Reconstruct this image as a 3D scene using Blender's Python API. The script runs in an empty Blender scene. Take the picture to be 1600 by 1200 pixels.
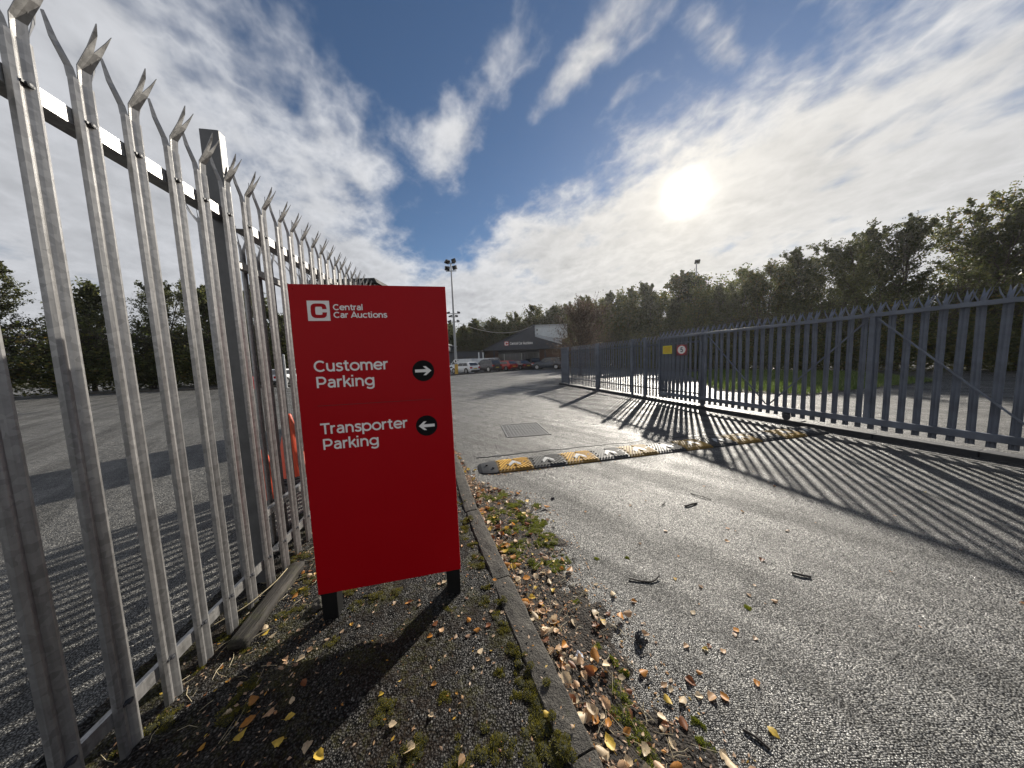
import bpy, math, random
import numpy as np
from mathutils import Vector, Matrix, noise

random.seed(7)
rng = np.random.default_rng(11)
R = math.radians
sc = bpy.context.scene
COL = sc.collection

# ------------------------------------------------------------------ camera
CAM_H = 1.45
PITCH, ROLL = R(4.86), 0.036
fwd = Vector((0, math.cos(PITCH), -math.sin(PITCH)))
r0 = Vector((1, 0, 0)); u0 = r0.cross(fwd)
rt = math.cos(ROLL) * r0 - math.sin(ROLL) * u0
up = math.cos(ROLL) * u0 + math.sin(ROLL) * r0
cam_d = bpy.data.cameras.new('camera')
cam_d.sensor_fit = 'HORIZONTAL'; cam_d.sensor_width = 36.0; cam_d.lens = 9.9
cam_d.clip_start = 0.02; cam_d.clip_end = 6000
cam = bpy.data.objects.new('camera', cam_d); COL.objects.link(cam)
cam.matrix_world = Matrix(((rt.x, up.x, -fwd.x, 0), (rt.y, up.y, -fwd.y, 0), (rt.z, up.z, -fwd.z, CAM_H), (0, 0, 0, 1)))
sc.camera = cam

# ------------------------------------------------------------------ light
SUN = Vector((0.471, 0.777, 0.418)).normalized()
sun_d = bpy.data.lights.new('sun', 'SUN')
sun_d.energy = 5.0; sun_d.angle = R(0.9); sun_d.color = (1.0, 0.93, 0.82)
sun = bpy.data.objects.new('sun', sun_d); COL.objects.link(sun)
sun.rotation_euler = SUN.to_track_quat('Z', 'Y').to_euler()
sun.location = (30, 50, 40)

vs = sc.view_settings
vs.view_transform = 'Standard'; vs.look = 'None'; vs.gamma = 1.0; vs.use_curve_mapping = False
vs.exposure = 0.58
sc.cycles.max_bounces = 6; sc.cycles.diffuse_bounces = 2; sc.cycles.glossy_bounces = 3
sc.cycles.transmission_bounces = 4; sc.cycles.transparent_max_bounces = 6
sc.cycles.use_denoising = True
sc.cycles.sample_clamp_indirect = 4.0


class NB:
    """small helper for writing node graphs as expressions"""
    def __init__(self, nt):
        self.nt = nt
    def node(self, t, **kw):
        n = self.nt.nodes.new(t)
        for k, v in kw.items():
            if k.startswith('i_'):
                n.inputs[k[2:].replace('_', ' ')].default_value = v
            else:
                setattr(n, k, v)
        return n
    def put(self, sock, v):
        if hasattr(v, 'is_output') or isinstance(v, bpy.types.NodeSocket):
            self.nt.links.new(v, sock)
        else:
            sock.default_value = v
    def m(self, op, a, b=0.0, c=0.0, clamp=False):
        n = self.node('ShaderNodeMath', operation=op, use_clamp=clamp)
        self.put(n.inputs[0], a); self.put(n.inputs[1], b); self.put(n.inputs[2], c)
        return n.outputs[0]
    def ss(self, x, lo, hi):
        n = self.node('ShaderNodeMapRange', interpolation_type='SMOOTHSTEP')
        self.put(n.inputs[0], x); self.put(n.inputs[1], lo); self.put(n.inputs[2], hi)
        return n.outputs[0]
    def lin(self, x, lo, hi, a=0.0, b=1.0):
        n = self.node('ShaderNodeMapRange')
        for i, v in enumerate((x, lo, hi, a, b)): self.put(n.inputs[i], v)
        return n.outputs[0]
    def vec(self, x, y, z):
        n = self.node('ShaderNodeCombineXYZ')
        for i, v in enumerate((x, y, z)): self.put(n.inputs[i], v)
        return n.outputs[0]
    def noise(self, v, scale, detail=4.0, rough=0.5, dist=0.0):
        n = self.node('ShaderNodeTexNoise')
        if v is not None: self.put(n.inputs['Vector'], v)
        n.inputs['Scale'].default_value = scale; n.inputs['Detail'].default_value = detail
        n.inputs['Roughness'].default_value = rough; n.inputs['Distortion'].default_value = dist
        return n.outputs[0]
    def voro(self, v, scale, feature='F1', out='Distance', rnd=1.0):
        n = self.node('ShaderNodeTexVoronoi', feature=feature)
        if v is not None: self.put(n.inputs['Vector'], v)
        n.inputs['Scale'].default_value = scale; n.inputs['Randomness'].default_value = rnd
        return n.outputs[out]
    def mix(self, f, a, b, mode='MIX'):
        n = self.node('ShaderNodeMix', data_type='RGBA', blend_type=mode)
        self.put(n.inputs[0], f)
        for s, v in ((n.inputs[6], a), (n.inputs[7], b)):
            if isinstance(v, (tuple, list)): v = tuple(v) + ((1.0,) if len(v) == 3 else ())
            self.put(s, v)
        return n.outputs[2]
    def ramp(self, f, stops):
        n = self.node('ShaderNodeValToRGB')
        cr = n.color_ramp
        while len(cr.elements) < len(stops): cr.elements.new(0.5)
        for e, (p, c) in zip(cr.elements, stops):
            e.position = p; e.color = tuple(c) + (1.0,)
        self.put(n.inputs[0], f)
        return n.outputs[0]
    def bump(self, h, strength, dist, normal=None):
        n = self.node('ShaderNodeBump')
        n.inputs['Strength'].default_value = strength; n.inputs['Distance'].default_value = dist
        self.put(n.inputs['Height'], h)
        if normal is not None: self.put(n.inputs['Normal'], normal)
        return n.outputs[0]


# ------------------------------------------------------------------ sky
world = bpy.data.worlds.new('World'); sc.world = world; world.use_nodes = True
nt = world.node_tree; nt.nodes.clear(); nb = NB(nt)
sky = nb.node('ShaderNodeTexSky', sky_type='NISHITA', sun_disc=False)
sky.sun_elevation = math.asin(SUN.z); sky.sun_rotation = math.atan2(SUN.x, SUN.y)
sky.altitude = 50; sky.air_density = 1.0; sky.dust_density = 0.15; sky.ozone_density = 4.0
bg_sky = nb.node('ShaderNodeBackground'); bg_sky.inputs[1].default_value = 0.052
nt.links.new(sky.outputs[0], bg_sky.inputs[0])
tc = nb.node('ShaderNodeTexCoord')
sep = nb.node('ShaderNodeSeparateXYZ'); nt.links.new(tc.outputs['Generated'], sep.inputs[0])
dx, dy, dz = sep.outputs
zz = nb.m('ADD', nb.m('MAXIMUM', dz, 0.0), 0.035)
X = nb.m('DIVIDE', dx, zz); Y = nb.m('DIVIDE', dy, zz)
# axes along and across the wind streaks of the cloud deck
au = nb.m('ADD', nb.m('MULTIPLY', X, -0.6), nb.m('MULTIPLY', Y, 0.8))
av = nb.m('ADD', nb.m('MULTIPLY', X, 0.8), nb.m('MULTIPLY', Y, 0.6))
z2 = nb.m('ADD', nb.m('MAXIMUM', dz, 0.0), 0.27)
X2 = nb.m('DIVIDE', dx, z2); Y2 = nb.m('DIVIDE', dy, z2)
au2 = nb.m('ADD', nb.m('MULTIPLY', X2, -0.6), nb.m('MULTIPLY', Y2, 0.8))
av2 = nb.m('ADD', nb.m('MULTIPLY', X2, 0.8), nb.m('MULTIPLY', Y2, 0.6))
pc = nb.vec(nb.m('MULTIPLY', au2, 0.92), nb.m('MULTIPLY', av2, 1.0), 0.37)
f_big = nb.noise(pc, 2.2, 4.0, 0.52, 0.10)
f_fine = nb.noise(pc, 7.0, 7.0, 0.58, 0.08)
billow = nb.m('SUBTRACT', 0.42, nb.m('MULTIPLY', nb.m('ABSOLUTE', nb.m('SUBTRACT', nb.noise(nb.vec(nb.m('MULTIPLY', au2, 0.85), nb.m('MULTIPLY', av2, 1.0), 7.7), 8.0, 4.0, 0.55, 0.15), 0.5)), 3.2))
f_ripple = nb.noise(nb.vec(nb.m('MULTIPLY', au2, 0.9), nb.m('MULTIPLY', av2, 1.0), 4.1), 13.0, 3.0, 0.6, 0.3)
# two banks of cloud with a lane of blue between them, and two streaks of wisps in the lane
bankL = nb.m('MULTIPLY', nb.m('ADD', nb.m('ADD', X, 0.68), nb.m('MULTIPLY', Y, 0.04)), -1.6)
bankR = nb.m('MULTIPLY', nb.m('SUBTRACT', nb.m('ADD', X, Y), 1.93), 1.5)
def streak(cx, cy, dxs, dys, hl, hw, amp):
    l = math.hypot(dxs, dys); ex, ey = dxs / l, dys / l
    rx = nb.m('SUBTRACT', X, cx); ry = nb.m('SUBTRACT', Y, cy)
    a = nb.m('DIVIDE', nb.m('ADD', nb.m('MULTIPLY', rx, ex), nb.m('MULTIPLY', ry, ey)), hl)
    b = nb.m('DIVIDE', nb.m('ADD', nb.m('MULTIPLY', rx, -ey), nb.m('MULTIPLY', ry, ex)), hw)
    q = nb.m('ADD', nb.m('MULTIPLY', a, a), nb.m('MULTIPLY', b, b))
    return nb.m('SUBTRACT', nb.m('MULTIPLY', nb.m('POWER', 2.718, nb.m('MULTIPLY', q, -1.0)), amp + 0.75), 0.75)
w1 = streak(-0.20, 1.28, -0.45, 0.75, 0.50, 0.17, 0.62)
w2 = streak(0.22, 1.06, -0.33, 0.46, 0.34, 0.085, 0.24)
w3 = streak(0.72, 0.98, 0.2, 0.15, 0.18, 0.07, 0.2)
bankB = nb.m('MULTIPLY', nb.m('ADD', Y, 0.25), -1.3)      # unseen cloud bank, added behind the camera to brighten the sign
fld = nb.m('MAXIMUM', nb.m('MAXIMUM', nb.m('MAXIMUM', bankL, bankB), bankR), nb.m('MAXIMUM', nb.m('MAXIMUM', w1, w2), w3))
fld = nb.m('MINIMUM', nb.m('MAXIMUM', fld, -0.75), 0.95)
dens = nb.m('ADD', fld, nb.m('ADD', nb.m('MULTIPLY', nb.m('SUBTRACT', f_big, 0.5), 2.6),
                             nb.m('ADD', nb.m('MULTIPLY', nb.m('SUBTRACT', f_fine, 0.5), 1.5), nb.m('MULTIPLY', billow, 0.55))))
alpha = nb.m('MULTIPLY', nb.ss(dens, -0.24, 0.95), 0.96)
# brightness of the cloud: forward scattering towards the sun, grey where it is thick
dot = nb.node('ShaderNodeVectorMath', operation='DOT_PRODUCT')
nt.links.new(tc.outputs['Generated'], dot.inputs[0]); dot.inputs[1].default_value = SUN
s = nb.m('MAXIMUM', dot.outputs['Value'], 0.0)
br = nb.m('ADD', 0.445, nb.m('MULTIPLY', nb.m('POWER', s, 3.0), 0.065))
br = nb.m('ADD', br, nb.m('MULTIPLY', nb.m('POWER', s, 26.0), 0.03))
relief = nb.m('ADD', nb.m('MULTIPLY', nb.m('SUBTRACT', f_fine, 0.5), 0.52), nb.m('ADD', nb.m('MULTIPLY', nb.m('SUBTRACT', f_ripple, 0.5), 0.22), nb.m('MULTIPLY', nb.m('SUBTRACT', billow, 0.2), 0.30)))
thick = nb.ss(dens, 0.35, 1.5)
shade = nb.m('SUBTRACT', nb.m('ADD', 1.02, relief), nb.m('MULTIPLY', thick, 0.16))
br = nb.m('MULTIPLY', br, shade)
glow = nb.m('ADD', nb.m('MULTIPLY', nb.m('POWER', s, 120.0), 0.10), nb.m('ADD', nb.m('MULTIPLY', nb.m('POWER', s, 520.0), 0.18), nb.m('MULTIPLY', nb.m('POWER', s, 2600.0), 6.0)))
ccol = nb.mix(nb.m('POWER', s, 6.0), (0.96, 0.98, 1.03), (1.04, 1.0, 0.93))
gcol = nb.mix(0.0, (1.0, 0.91, 0.74), (1, 1, 1))
cl = nb.mix(1.0, ccol, nb.vec(br, br, br), 'MULTIPLY')
cg = nb.mix(1.0, gcol, nb.vec(glow, glow, glow), 'MULTIPLY')
csum = nb.mix(1.0, cl, cg, 'ADD')
bg_cl = nb.node('ShaderNodeBackground'); nt.links.new(csum, bg_cl.inputs[0]); bg_cl.inputs[1].default_value = 1.0
mx = nb.node('ShaderNodeMixShader')
nt.links.new(alpha, mx.inputs[0]); nt.links.new(bg_sky.outputs[0], mx.inputs[1]); nt.links.new(bg_cl.outputs[0], mx.inputs[2])
wo = nb.node('ShaderNodeOutputWorld'); nt.links.new(mx.outputs[0], wo.inputs[0])

# ------------------------------------------------------------------ materials
def material(name):
    m = bpy.data.materials.new(name); m.use_nodes = True
    n = m.node_tree; n.nodes.clear(); b = NB(n)
    p = b.node('ShaderNodeBsdfPrincipled'); o = b.node('ShaderNodeOutputMaterial')
    n.links.new(p.outputs[0], o.inputs[0])
    return m, b, p, o
def objco(b):
    return b.node('ShaderNodeTexCoord').outputs['Object']
def geopos(b):
    return b.node('ShaderNodeNewGeometry').outputs['Position']
def simple(name, col, rough=0.5, metal=0.0, var=0.12, scale=8.0, bump=0.0, spec=0.5, coat=0.0):
    m, b, p, o = material(name)
    c = objco(b)
    n1 = b.noise(c, scale, 5.0, 0.6)
    k = b.lin(n1, 0.3, 0.7, 1 - var, 1 + var)
    b.put(p.inputs['Base Color'], b.mix(1.0, col, b.vec(k, k, k), 'MULTIPLY'))
    b.put(p.inputs['Roughness'], b.lin(n1, 0.3, 0.7, max(0.02, rough - 0.08), min(1, rough + 0.08)))
    p.inputs['Metallic'].default_value = metal
    p.inputs['Specular IOR Level'].default_value = spec
    p.inputs['Coat Weight'].default_value = coat
    if bump: b.put(p.inputs['Normal'], b.bump(b.noise(c, scale * 6, 4.0, 0.6), bump, 0.004))
    return m

MAT = {}
def facets(b, c, scale, amp):
    """stones of random tilt: returns normal, cell colour channels, distance"""
    n = b.node('ShaderNodeTexVoronoi', feature='F1'); b.put(n.inputs['Vector'], c); n.inputs['Scale'].default_value = scale
    v1 = b.node('ShaderNodeVectorMath', operation='SUBTRACT'); b.put(v1.inputs[0], n.outputs['Color']); v1.inputs[1].default_value = (.5, .5, .5)
    v2 = b.node('ShaderNodeVectorMath', operation='MULTIPLY'); b.put(v2.inputs[0], v1.outputs[0]); v2.inputs[1].default_value = (amp, amp, 0)
    v3 = b.node('ShaderNodeVectorMath', operation='ADD'); b.put(v3.inputs[0], v2.outputs[0]); b.put(v3.inputs[1], b.node('ShaderNodeNewGeometry').outputs['Normal'])
    v4 = b.node('ShaderNodeVectorMath', operation='NORMALIZE'); b.put(v4.inputs[0], v3.outputs[0])
    sp_ = b.node('ShaderNodeSeparateColor'); b.put(sp_.inputs[0], n.outputs['Color'])
    return v4.outputs[0], sp_.outputs, n.outputs['Distance']
def mk_asphalt():
    m, b, p, o = material('wet_asphalt')
    c = geopos(b)
    nrm, ch, dist = facets(b, c, 150.0, 0.85)
    big = b.noise(c, 0.5, 6.0, 0.6)
    sx_ = b.node('ShaderNodeSeparateXYZ'); b.put(sx_.inputs[0], c)
    al = b.m('ADD', b.m('MULTIPLY', sx_.outputs[0], 0.69), b.m('MULTIPLY', sx_.outputs[1], -0.72))
    ac = b.m('ADD', b.m('MULTIPLY', sx_.outputs[0], 0.72), b.m('MULTIPLY', sx_.outputs[1], 0.69))
    lane = b.noise(b.vec(b.m('MULTIPLY', al, 0.22), b.m('MULTIPLY', ac, 2.4), 0.0), 1.0, 5.0, 0.62)
    mid = b.noise(c, 3.2, 5.0, 0.6)
    stone = b.ramp(ch[0], [(0.0, (0.050, 0.050, 0.049)), (0.5, (0.10, 0.099, 0.095)), (0.8, (0.185, 0.18, 0.168)), (1.0, (0.34, 0.33, 0.30))])
    gap = b.ss(dist, 0.62, 0.30)
    worn = b.m('MULTIPLY', b.m('MULTIPLY', b.m('MULTIPLY', b.lin(big, 0.3, 0.7, 1.0, 1.5), b.lin(b.noise(c, 21.0, 3.0, 0.7), 0.3, 0.7, 0.62, 1.38)), b.lin(lane, 0.3, 0.7, 0.5, 1.5)), b.lin(gap, 0, 1, 0.18, 1.0))
    cv_ = b.node('ShaderNodeVectorMath', operation='MULTIPLY_ADD')
    cn_ = b.node('ShaderNodeTexNoise'); b.put(cn_.inputs['Vector'], c); cn_.inputs['Scale'].default_value = 2.5; cn_.inputs['Detail'].default_value = 4.0
    b.put(cv_.inputs[0], cn_.outputs['Color']); cv_.inputs[1].default_value = (0.9, 0.9, 0.0); b.put(cv_.inputs[2], c)
    crack = b.lin(b.ss(b.voro(cv_.outputs[0], 0.30, 'DISTANCE_TO_EDGE'), 0.0006, 0.0035), 0, 1, 0.35, 1.0)
    stain = b.lin(b.ss(b.noise(c, 1.7, 3.0, 0.55), 0.66, 0.72), 0, 1, 1.0, 0.62)
    worn = b.m('MULTIPLY', worn, b.m('MULTIPLY', crack, stain))
    b.put(p.inputs['Base Color'], b.mix(1.0, stone, b.vec(worn, worn, worn), 'MULTIPLY'))
    wet = b.ss(b.m('ADD', b.m('MULTIPLY', lane, 0.6), b.m('MULTIPLY', mid, 0.4)), 0.40, 0.62)
    b.put(p.inputs['Roughness'], b.m('ADD', b.lin(wet, 0, 1, 0.52, 0.22), b.m('MULTIPLY', ch[1], 0.16)))
    b.put(p.inputs['Specular IOR Level'], b.lin(gap, 0, 1, 0.08, 0.8))
    h = b.m('ADD', b.m('MULTIPLY', dist, -1.0), b.m('MULTIPLY', b.noise(c, 55.0, 2.0, 0.65), 0.8))
    b.put(p.inputs['Normal'], b.bump(h, 0.7, 0.007, nrm))
    return m
MAT['asphalt'] = mk_asphalt()

def mk_pavement():
    m, b, p, o = material('old_footway_tarmac')
    c = geopos(b)
    nrm, ch, dist = facets(b, c, 120.0, 0.9)
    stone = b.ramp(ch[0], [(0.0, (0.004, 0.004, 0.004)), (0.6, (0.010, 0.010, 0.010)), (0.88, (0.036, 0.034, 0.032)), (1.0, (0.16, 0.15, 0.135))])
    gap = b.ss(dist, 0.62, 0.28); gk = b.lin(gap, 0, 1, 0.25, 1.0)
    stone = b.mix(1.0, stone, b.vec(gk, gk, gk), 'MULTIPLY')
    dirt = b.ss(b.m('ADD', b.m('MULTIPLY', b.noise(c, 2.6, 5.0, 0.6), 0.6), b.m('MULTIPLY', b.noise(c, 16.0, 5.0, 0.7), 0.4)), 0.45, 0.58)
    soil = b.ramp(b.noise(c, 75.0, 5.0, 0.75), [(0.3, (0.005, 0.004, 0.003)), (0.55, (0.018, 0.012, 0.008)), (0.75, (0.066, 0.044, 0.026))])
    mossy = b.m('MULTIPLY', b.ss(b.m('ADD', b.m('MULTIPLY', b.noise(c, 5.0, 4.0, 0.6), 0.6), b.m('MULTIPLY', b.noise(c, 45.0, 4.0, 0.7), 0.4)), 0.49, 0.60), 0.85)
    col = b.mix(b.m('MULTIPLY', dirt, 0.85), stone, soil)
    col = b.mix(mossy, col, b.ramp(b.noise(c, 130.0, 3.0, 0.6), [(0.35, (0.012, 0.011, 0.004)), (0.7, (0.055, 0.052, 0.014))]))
    b.put(p.inputs['Base Color'], col)
    b.put(p.inputs['Roughness'], b.m('ADD', 0.45, b.m('MULTIPLY', dirt, 0.4)))
    b.put(p.inputs['Specular IOR Level'], b.lin(gap, 0, 1, 0.1, 0.5))
    h = b.m('ADD', b.m('MULTIPLY', dist, -1.0), b.m('MULTIPLY', b.noise(c, 60.0, 5.0, 0.7), 1.6))
    b.put(p.inputs['Normal'], b.bump(h, 0.9, 0.008, nrm))
    return m
MAT['pavement'] = mk_pavement()

def mk_soil():
    m, b, p, o = material('gutter_soil')
    c = geopos(b)
    n1 = b.noise(c, 34.0, 7.0, 0.7)
    col = b.ramp(n1, [(0.25, (0.005, 0.004, 0.003)), (0.5, (0.016, 0.011, 0.007)), (0.75, (0.055, 0.036, 0.021))])
    b.put(p.inputs['Base Color'], col); p.inputs['Roughness'].default_value = 0.75
    p.inputs['Specular IOR Level'].default_value = 0.35
    h = b.m('ADD', b.noise(c, 70.0, 5.0, 0.7), b.m('MULTIPLY', b.voro(c, 90.0), -0.8))
    b.put(p.inputs['Normal'], b.bump(h, 1.0, 0.012))
    return m
MAT['soil'] = mk_soil()

def mk_concrete():
    m, b, p, o = material('kerb_concrete')
    c = geopos(b)
    n1 = b.m('ADD', b.m('MULTIPLY', b.noise(c, 9.0, 6.0, 0.7), 0.55), b.m('MULTIPLY', b.noise(c, 85.0, 4.0, 0.7), 0.45)); n2 = b.noise(c, 120.0, 3.0, 0.6)
    col = b.ramp(n1, [(0.32, (0.014, 0.012, 0.010)), (0.48, (0.048, 0.043, 0.036)), (0.70, (0.15, 0.138, 0.115))])
    sp = b.ss(b.voro(c, 170.0), 0.0, 0.35)
    col = b.mix(b.m('MULTIPLY', b.m('SUBTRACT', 1.0, sp), 0.5), col, (0.03, 0.028, 0.025))
    col = b.mix(b.m('MULTIPLY', b.ss(b.noise(c, 14.0, 6.0, 0.7), 0.58, 0.72), 0.6), col, (0.03, 0.033, 0.012))
    b.put(p.inputs['Base Color'], col); p.inputs['Roughness'].default_value = 0.82
    h = b.m('ADD', b.m('MULTIPLY', n2, 0.8), b.m('MULTIPLY', b.noise(c, 30.0, 5.0, 0.7), 1.2))
    b.put(p.inputs['Normal'], b.bump(h, 0.95, 0.010))
    return m
MAT['concrete'] = mk_concrete()

def mk_galv():
    m, b, p, o = material('galvanised_steel')
    c = objco(b)
    sp = b.voro(c, 55.0, out='Color'); s_ = b.node('ShaderNodeSeparateColor'); b.put(s_.inputs[0], sp)
    mp = b.node('ShaderNodeMapping'); mp.inputs['Scale'].default_value = (40, 40, 1.6); b.put(mp.inputs[0], c)
    streak_ = b.noise(mp.outputs[0], 1.0, 4.0, 0.6)
    k = b.m('ADD', b.m('MULTIPLY', s_.outputs[0], 0.10), b.lin(streak_, 0.3, 0.7, 0.17, 0.30))
    b.put(p.inputs['Base Color'], b.mix(1.0, (1.0, 0.985, 0.97), b.vec(k, k, k), 'MULTIPLY'))
    p.inputs['Metallic'].default_value = 0.6
    b.put(p.inputs['Roughness'], b.lin(streak_, 0.3, 0.7, 0.28, 0.46))
    b.put(p.inputs['Normal'], b.bump(b.noise(c, 30.0, 3.0, 0.5), 0.12, 0.004))
    return m
MAT['galv'] = mk_galv()
MAT['post_steel'] = simple('weathered_galvanised_post', (0.115, 0.115, 0.115), 0.5, metal=0.3, var=0.2, scale=14)

def mk_leaf(name, src, tint=None):
    m, b, p, o = material(name)
    if src == 'obj': f = b.node('ShaderNodeObjectInfo').outputs['Random']
    else: f = b.node('ShaderNodeNewGeometry').outputs['Random Per Island']
    col = b.ramp(f, [(0.0, (0.58, 0.38, 0.23)), (0.2, (0.74, 0.53, 0.36)), (0.40, (0.50, 0.25, 0.12)), (0.56, (0.78, 0.60, 0.42)),
                     (0.70, (0.26, 0.085, 0.03)), (0.80, (0.66, 0.42, 0.22)), (0.90, (0.66, 0.27, 0.035)), (1.0, (0.70, 0.50, 0.08))])
    if tint is not None:
        k0_ = b.lin(f, 0, 1, 0.72, 1.18); col = b.mix(1.0, tint, b.vec(k0_, k0_, k0_), 'MULTIPLY')
    c = objco(b) if src == 'obj' else geopos(b)
    k = b.lin(b.noise(c, 90.0 if src != 'obj' else 4.0, 5.0, 0.65), 0.3, 0.75, 0.6, 1.15)
    col = b.mix(1.0, col, b.vec(k, k, k), 'MULTIPLY')
    b.put(p.inputs['Base Color'], col); p.inputs['Roughness'].default_value = 0.5
    p.inputs['Specular IOR Level'].default_value = 0.45
    tr = b.node('ShaderNodeBsdfTranslucent'); b.put(tr.inputs[0], col)
    mx_ = b.node('ShaderNodeMixShader'); mx_.inputs[0].default_value = 0.35
    m.node_tree.links.new(p.outputs[0], mx_.inputs[1]); m.node_tree.links.new(tr.outputs[0], mx_.inputs[2])
    m.node_tree.links.new(mx_.outputs[0], o.inputs[0])
    return m
LEAF_COL = [('pale tan', (0.84, 0.66, 0.43), .32), ('pinkish tan', (0.72, 0.46, 0.26), .20), ('dark brown', (0.26, 0.09, 0.03), .16), ('orange brown', (0.66, 0.28, 0.05), .18), ('yellow', (0.76, 0.52, 0.08), .14)]
LEAF_MAT = [mk_leaf(n_.replace(' ', '_') + '_leaf', 'obj', c_) for n_, c_, w_ in LEAF_COL]
MAT['leaf'] = LEAF_MAT[0]; MAT['litter'] = mk_leaf('dry_leaf_litter', 'isl')

def mk_foliage(name, stops, trans=0.32, rough=0.55):
    m, b, p, o = material(name)
    f = b.node('ShaderNodeNewGeometry').outputs['Random Per Island']
    col = b.ramp(f, stops)
    orand = b.node('ShaderNodeObjectInfo').outputs['Random']
    k = b.lin(orand, 0, 1, 0.75, 1.25)
    col = b.mix(1.0, col, b.vec(k, k, k), 'MULTIPLY')
    b.put(p.inputs['Base Color'], col); p.inputs['Roughness'].default_value = rough
    tr = b.node('ShaderNodeBsdfTranslucent'); b.put(tr.inputs[0], col)
    mx_ = b.node('ShaderNodeMixShader'); mx_.inputs[0].default_value = trans
    m.node_tree.links.new(p.outputs[0], mx_.inputs[1]); m.node_tree.links.new(tr.outputs[0], mx_.inputs[2])
    m.node_tree.links.new(mx_.outputs[0], o.inputs[0])
    return m
MAT['fol_dark'] = mk_foliage('dark_green_foliage', [(0, (0.055, 0.070, 0.026)), (0.5, (0.085, 0.098, 0.033)), (1, (0.14, 0.135, 0.04))], 0.5)
MAT['fol_aut'] = mk_foliage('autumn_green_foliage', [(0, (0.055, 0.075, 0.022)), (0.5, (0.095, 0.112, 0.030)), (0.88, (0.16, 0.145, 0.034)), (1, (0.22, 0.14, 0.035))], 0.5)
MAT['fol_red'] = mk_foliage('reddish_twiggy_foliage', [(0, (0.075, 0.055, 0.035)), (0.6, (0.12, 0.08, 0.055)), (1, (0.20, 0.14, 0.10))], 0.35)
MAT['moss'] = mk_foliage('moss', [(0, (0.085, 0.10, 0.010)), (0.5, (0.17, 0.20, 0.018)), (1, (0.32, 0.34, 0.04))], 0.5)
MAT['moss_brown'] = mk_foliage('drying_moss', [(0, (0.060, 0.056, 0.010)), (0.5, (0.13, 0.12, 0.016)), (1, (0.24, 0.21, 0.03))], 0.5)
MAT['moss_body'] = simple('moss_peat', (0.020, 0.021, 0.006), 0.9, var=0.4, scale=60, bump=0.6)
MAT['grass'] = mk_foliage('verge_grass', [(0, (0.05, 0.09, 0.015)), (0.6, (0.09, 0.14, 0.025)), (1, (0.16, 0.18, 0.05))], 0.35)
MAT['bark'] = simple('tree_bark', (0.055, 0.042, 0.032), 0.85, var=0.4, scale=5, bump=0.5)
MAT['twig'] = simple('dead_twig', (0.022, 0.017, 0.013), 0.75, var=0.4, scale=40)
MAT['straw'] = simple('dry_straw', (0.45, 0.38, 0.24), 0.6, var=0.25, scale=30)
MAT['timber'] = None
MAT['blue_steel'] = simple('blue_grey_painted_steel', (0.115, 0.132, 0.165), 0.48, var=0.38, scale=3, metal=0.15)
MAT['dark_steel'] = simple('dark_painted_steel', (0.03, 0.032, 0.038), 0.5, var=0.2, scale=4)
MAT['sign_red'] = simple('red_sign_sheet', (0.36, 0.0012, 0.006), 0.40, var=0.05, scale=1.2, spec=0.16)
MAT['white_vinyl'] = simple('white_vinyl', (0.78, 0.76, 0.74), 0.5, var=0.04)
MAT['black_vinyl'] = simple('black_vinyl', (0.006, 0.006, 0.007), 0.6, var=0.1, spec=0.12)
MAT['sign_post'] = simple('black_sign_post', (0.008, 0.008, 0.008), 0.6, var=0.2, spec=0.2)
MAT['groove'] = simple('dark_red_groove', (0.13, 0.003, 0.006), 0.6, var=0.1)
MAT['rubber'] = simple('black_rubber', (0.022, 0.022, 0.023), 0.55, var=0.3, scale=14)
MAT['hump_black'] = simple('black_hump_rubber', (0.055, 0.055, 0.055), 0.66, var=0.35, scale=9, bump=0.2)
MAT['hump_yellow'] = simple('yellow_hump_rubber', (0.46, 0.255, 0.02), 0.66, var=0.45, scale=9, bump=0.2)
MAT['hump_faded'] = simple('worn_yellow_hump_rubber', (0.34, 0.22, 0.06), 0.66, var=0.4, scale=8, bump=0.2)
MAT['reflector'] = simple('white_reflective_tape', (0.42, 0.42, 0.41), 0.5, var=0.15, scale=20)
MAT['cone'] = simple('orange_cone_plastic', (0.66, 0.085, 0.03), 0.42, var=0.12, scale=6)
MAT['iron'] = simple('cast_iron', (0.19, 0.185, 0.175), 0.42, metal=0.1, var=0.35, scale=20, bump=0.6)
MAT['yellow_sign'] = simple('yellow_notice', (0.60, 0.50, 0.03), 0.5, var=0.06)
MAT['red_print'] = simple('red_print', (0.42, 0.05, 0.02), 0.5, var=0.06)
MAT['dull_red'] = simple('dull_red_board', (0.12, 0.03, 0.04), 0.5, var=0.1)
MAT['bright_red'] = simple('red_ring', (0.42, 0.012, 0.018), 0.5, var=0.06)
MAT['navy'] = simple('dark_navy_print', (0.006, 0.010, 0.03), 0.5, var=0.06)
MAT['clad'] = simple('dark_slate_cladding', (0.028, 0.034, 0.050), 0.5, var=0.2, scale=0.8)
MAT['white_clad'] = simple('white_render', (0.62, 0.66, 0.68), 0.6, var=0.08, scale=1.5)
MAT['roof_metal'] = simple('pale_metal_roof', (0.40, 0.42, 0.43), 0.4, var=0.15, scale=2, metal=0.2)
MAT['brick'] = simple('brown_brickwork', (0.12, 0.065, 0.045), 0.8, var=0.3, scale=6)
MAT['hut'] = simple('brown_weathered_boards', (0.095, 0.075, 0.05), 0.75, var=0.35, scale=5)
MAT['hut_roof'] = simple('dark_felt_roof', (0.02, 0.022, 0.022), 0.8, var=0.25, scale=5)
MAT['glass'] = simple('dark_glass', (0.012, 0.015, 0.018), 0.06, var=0.1, spec=0.8)
MAT['shop_glass'] = simple('shopfront_glass', (0.03, 0.036, 0.04), 0.08, var=0.2, spec=0.8)
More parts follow.
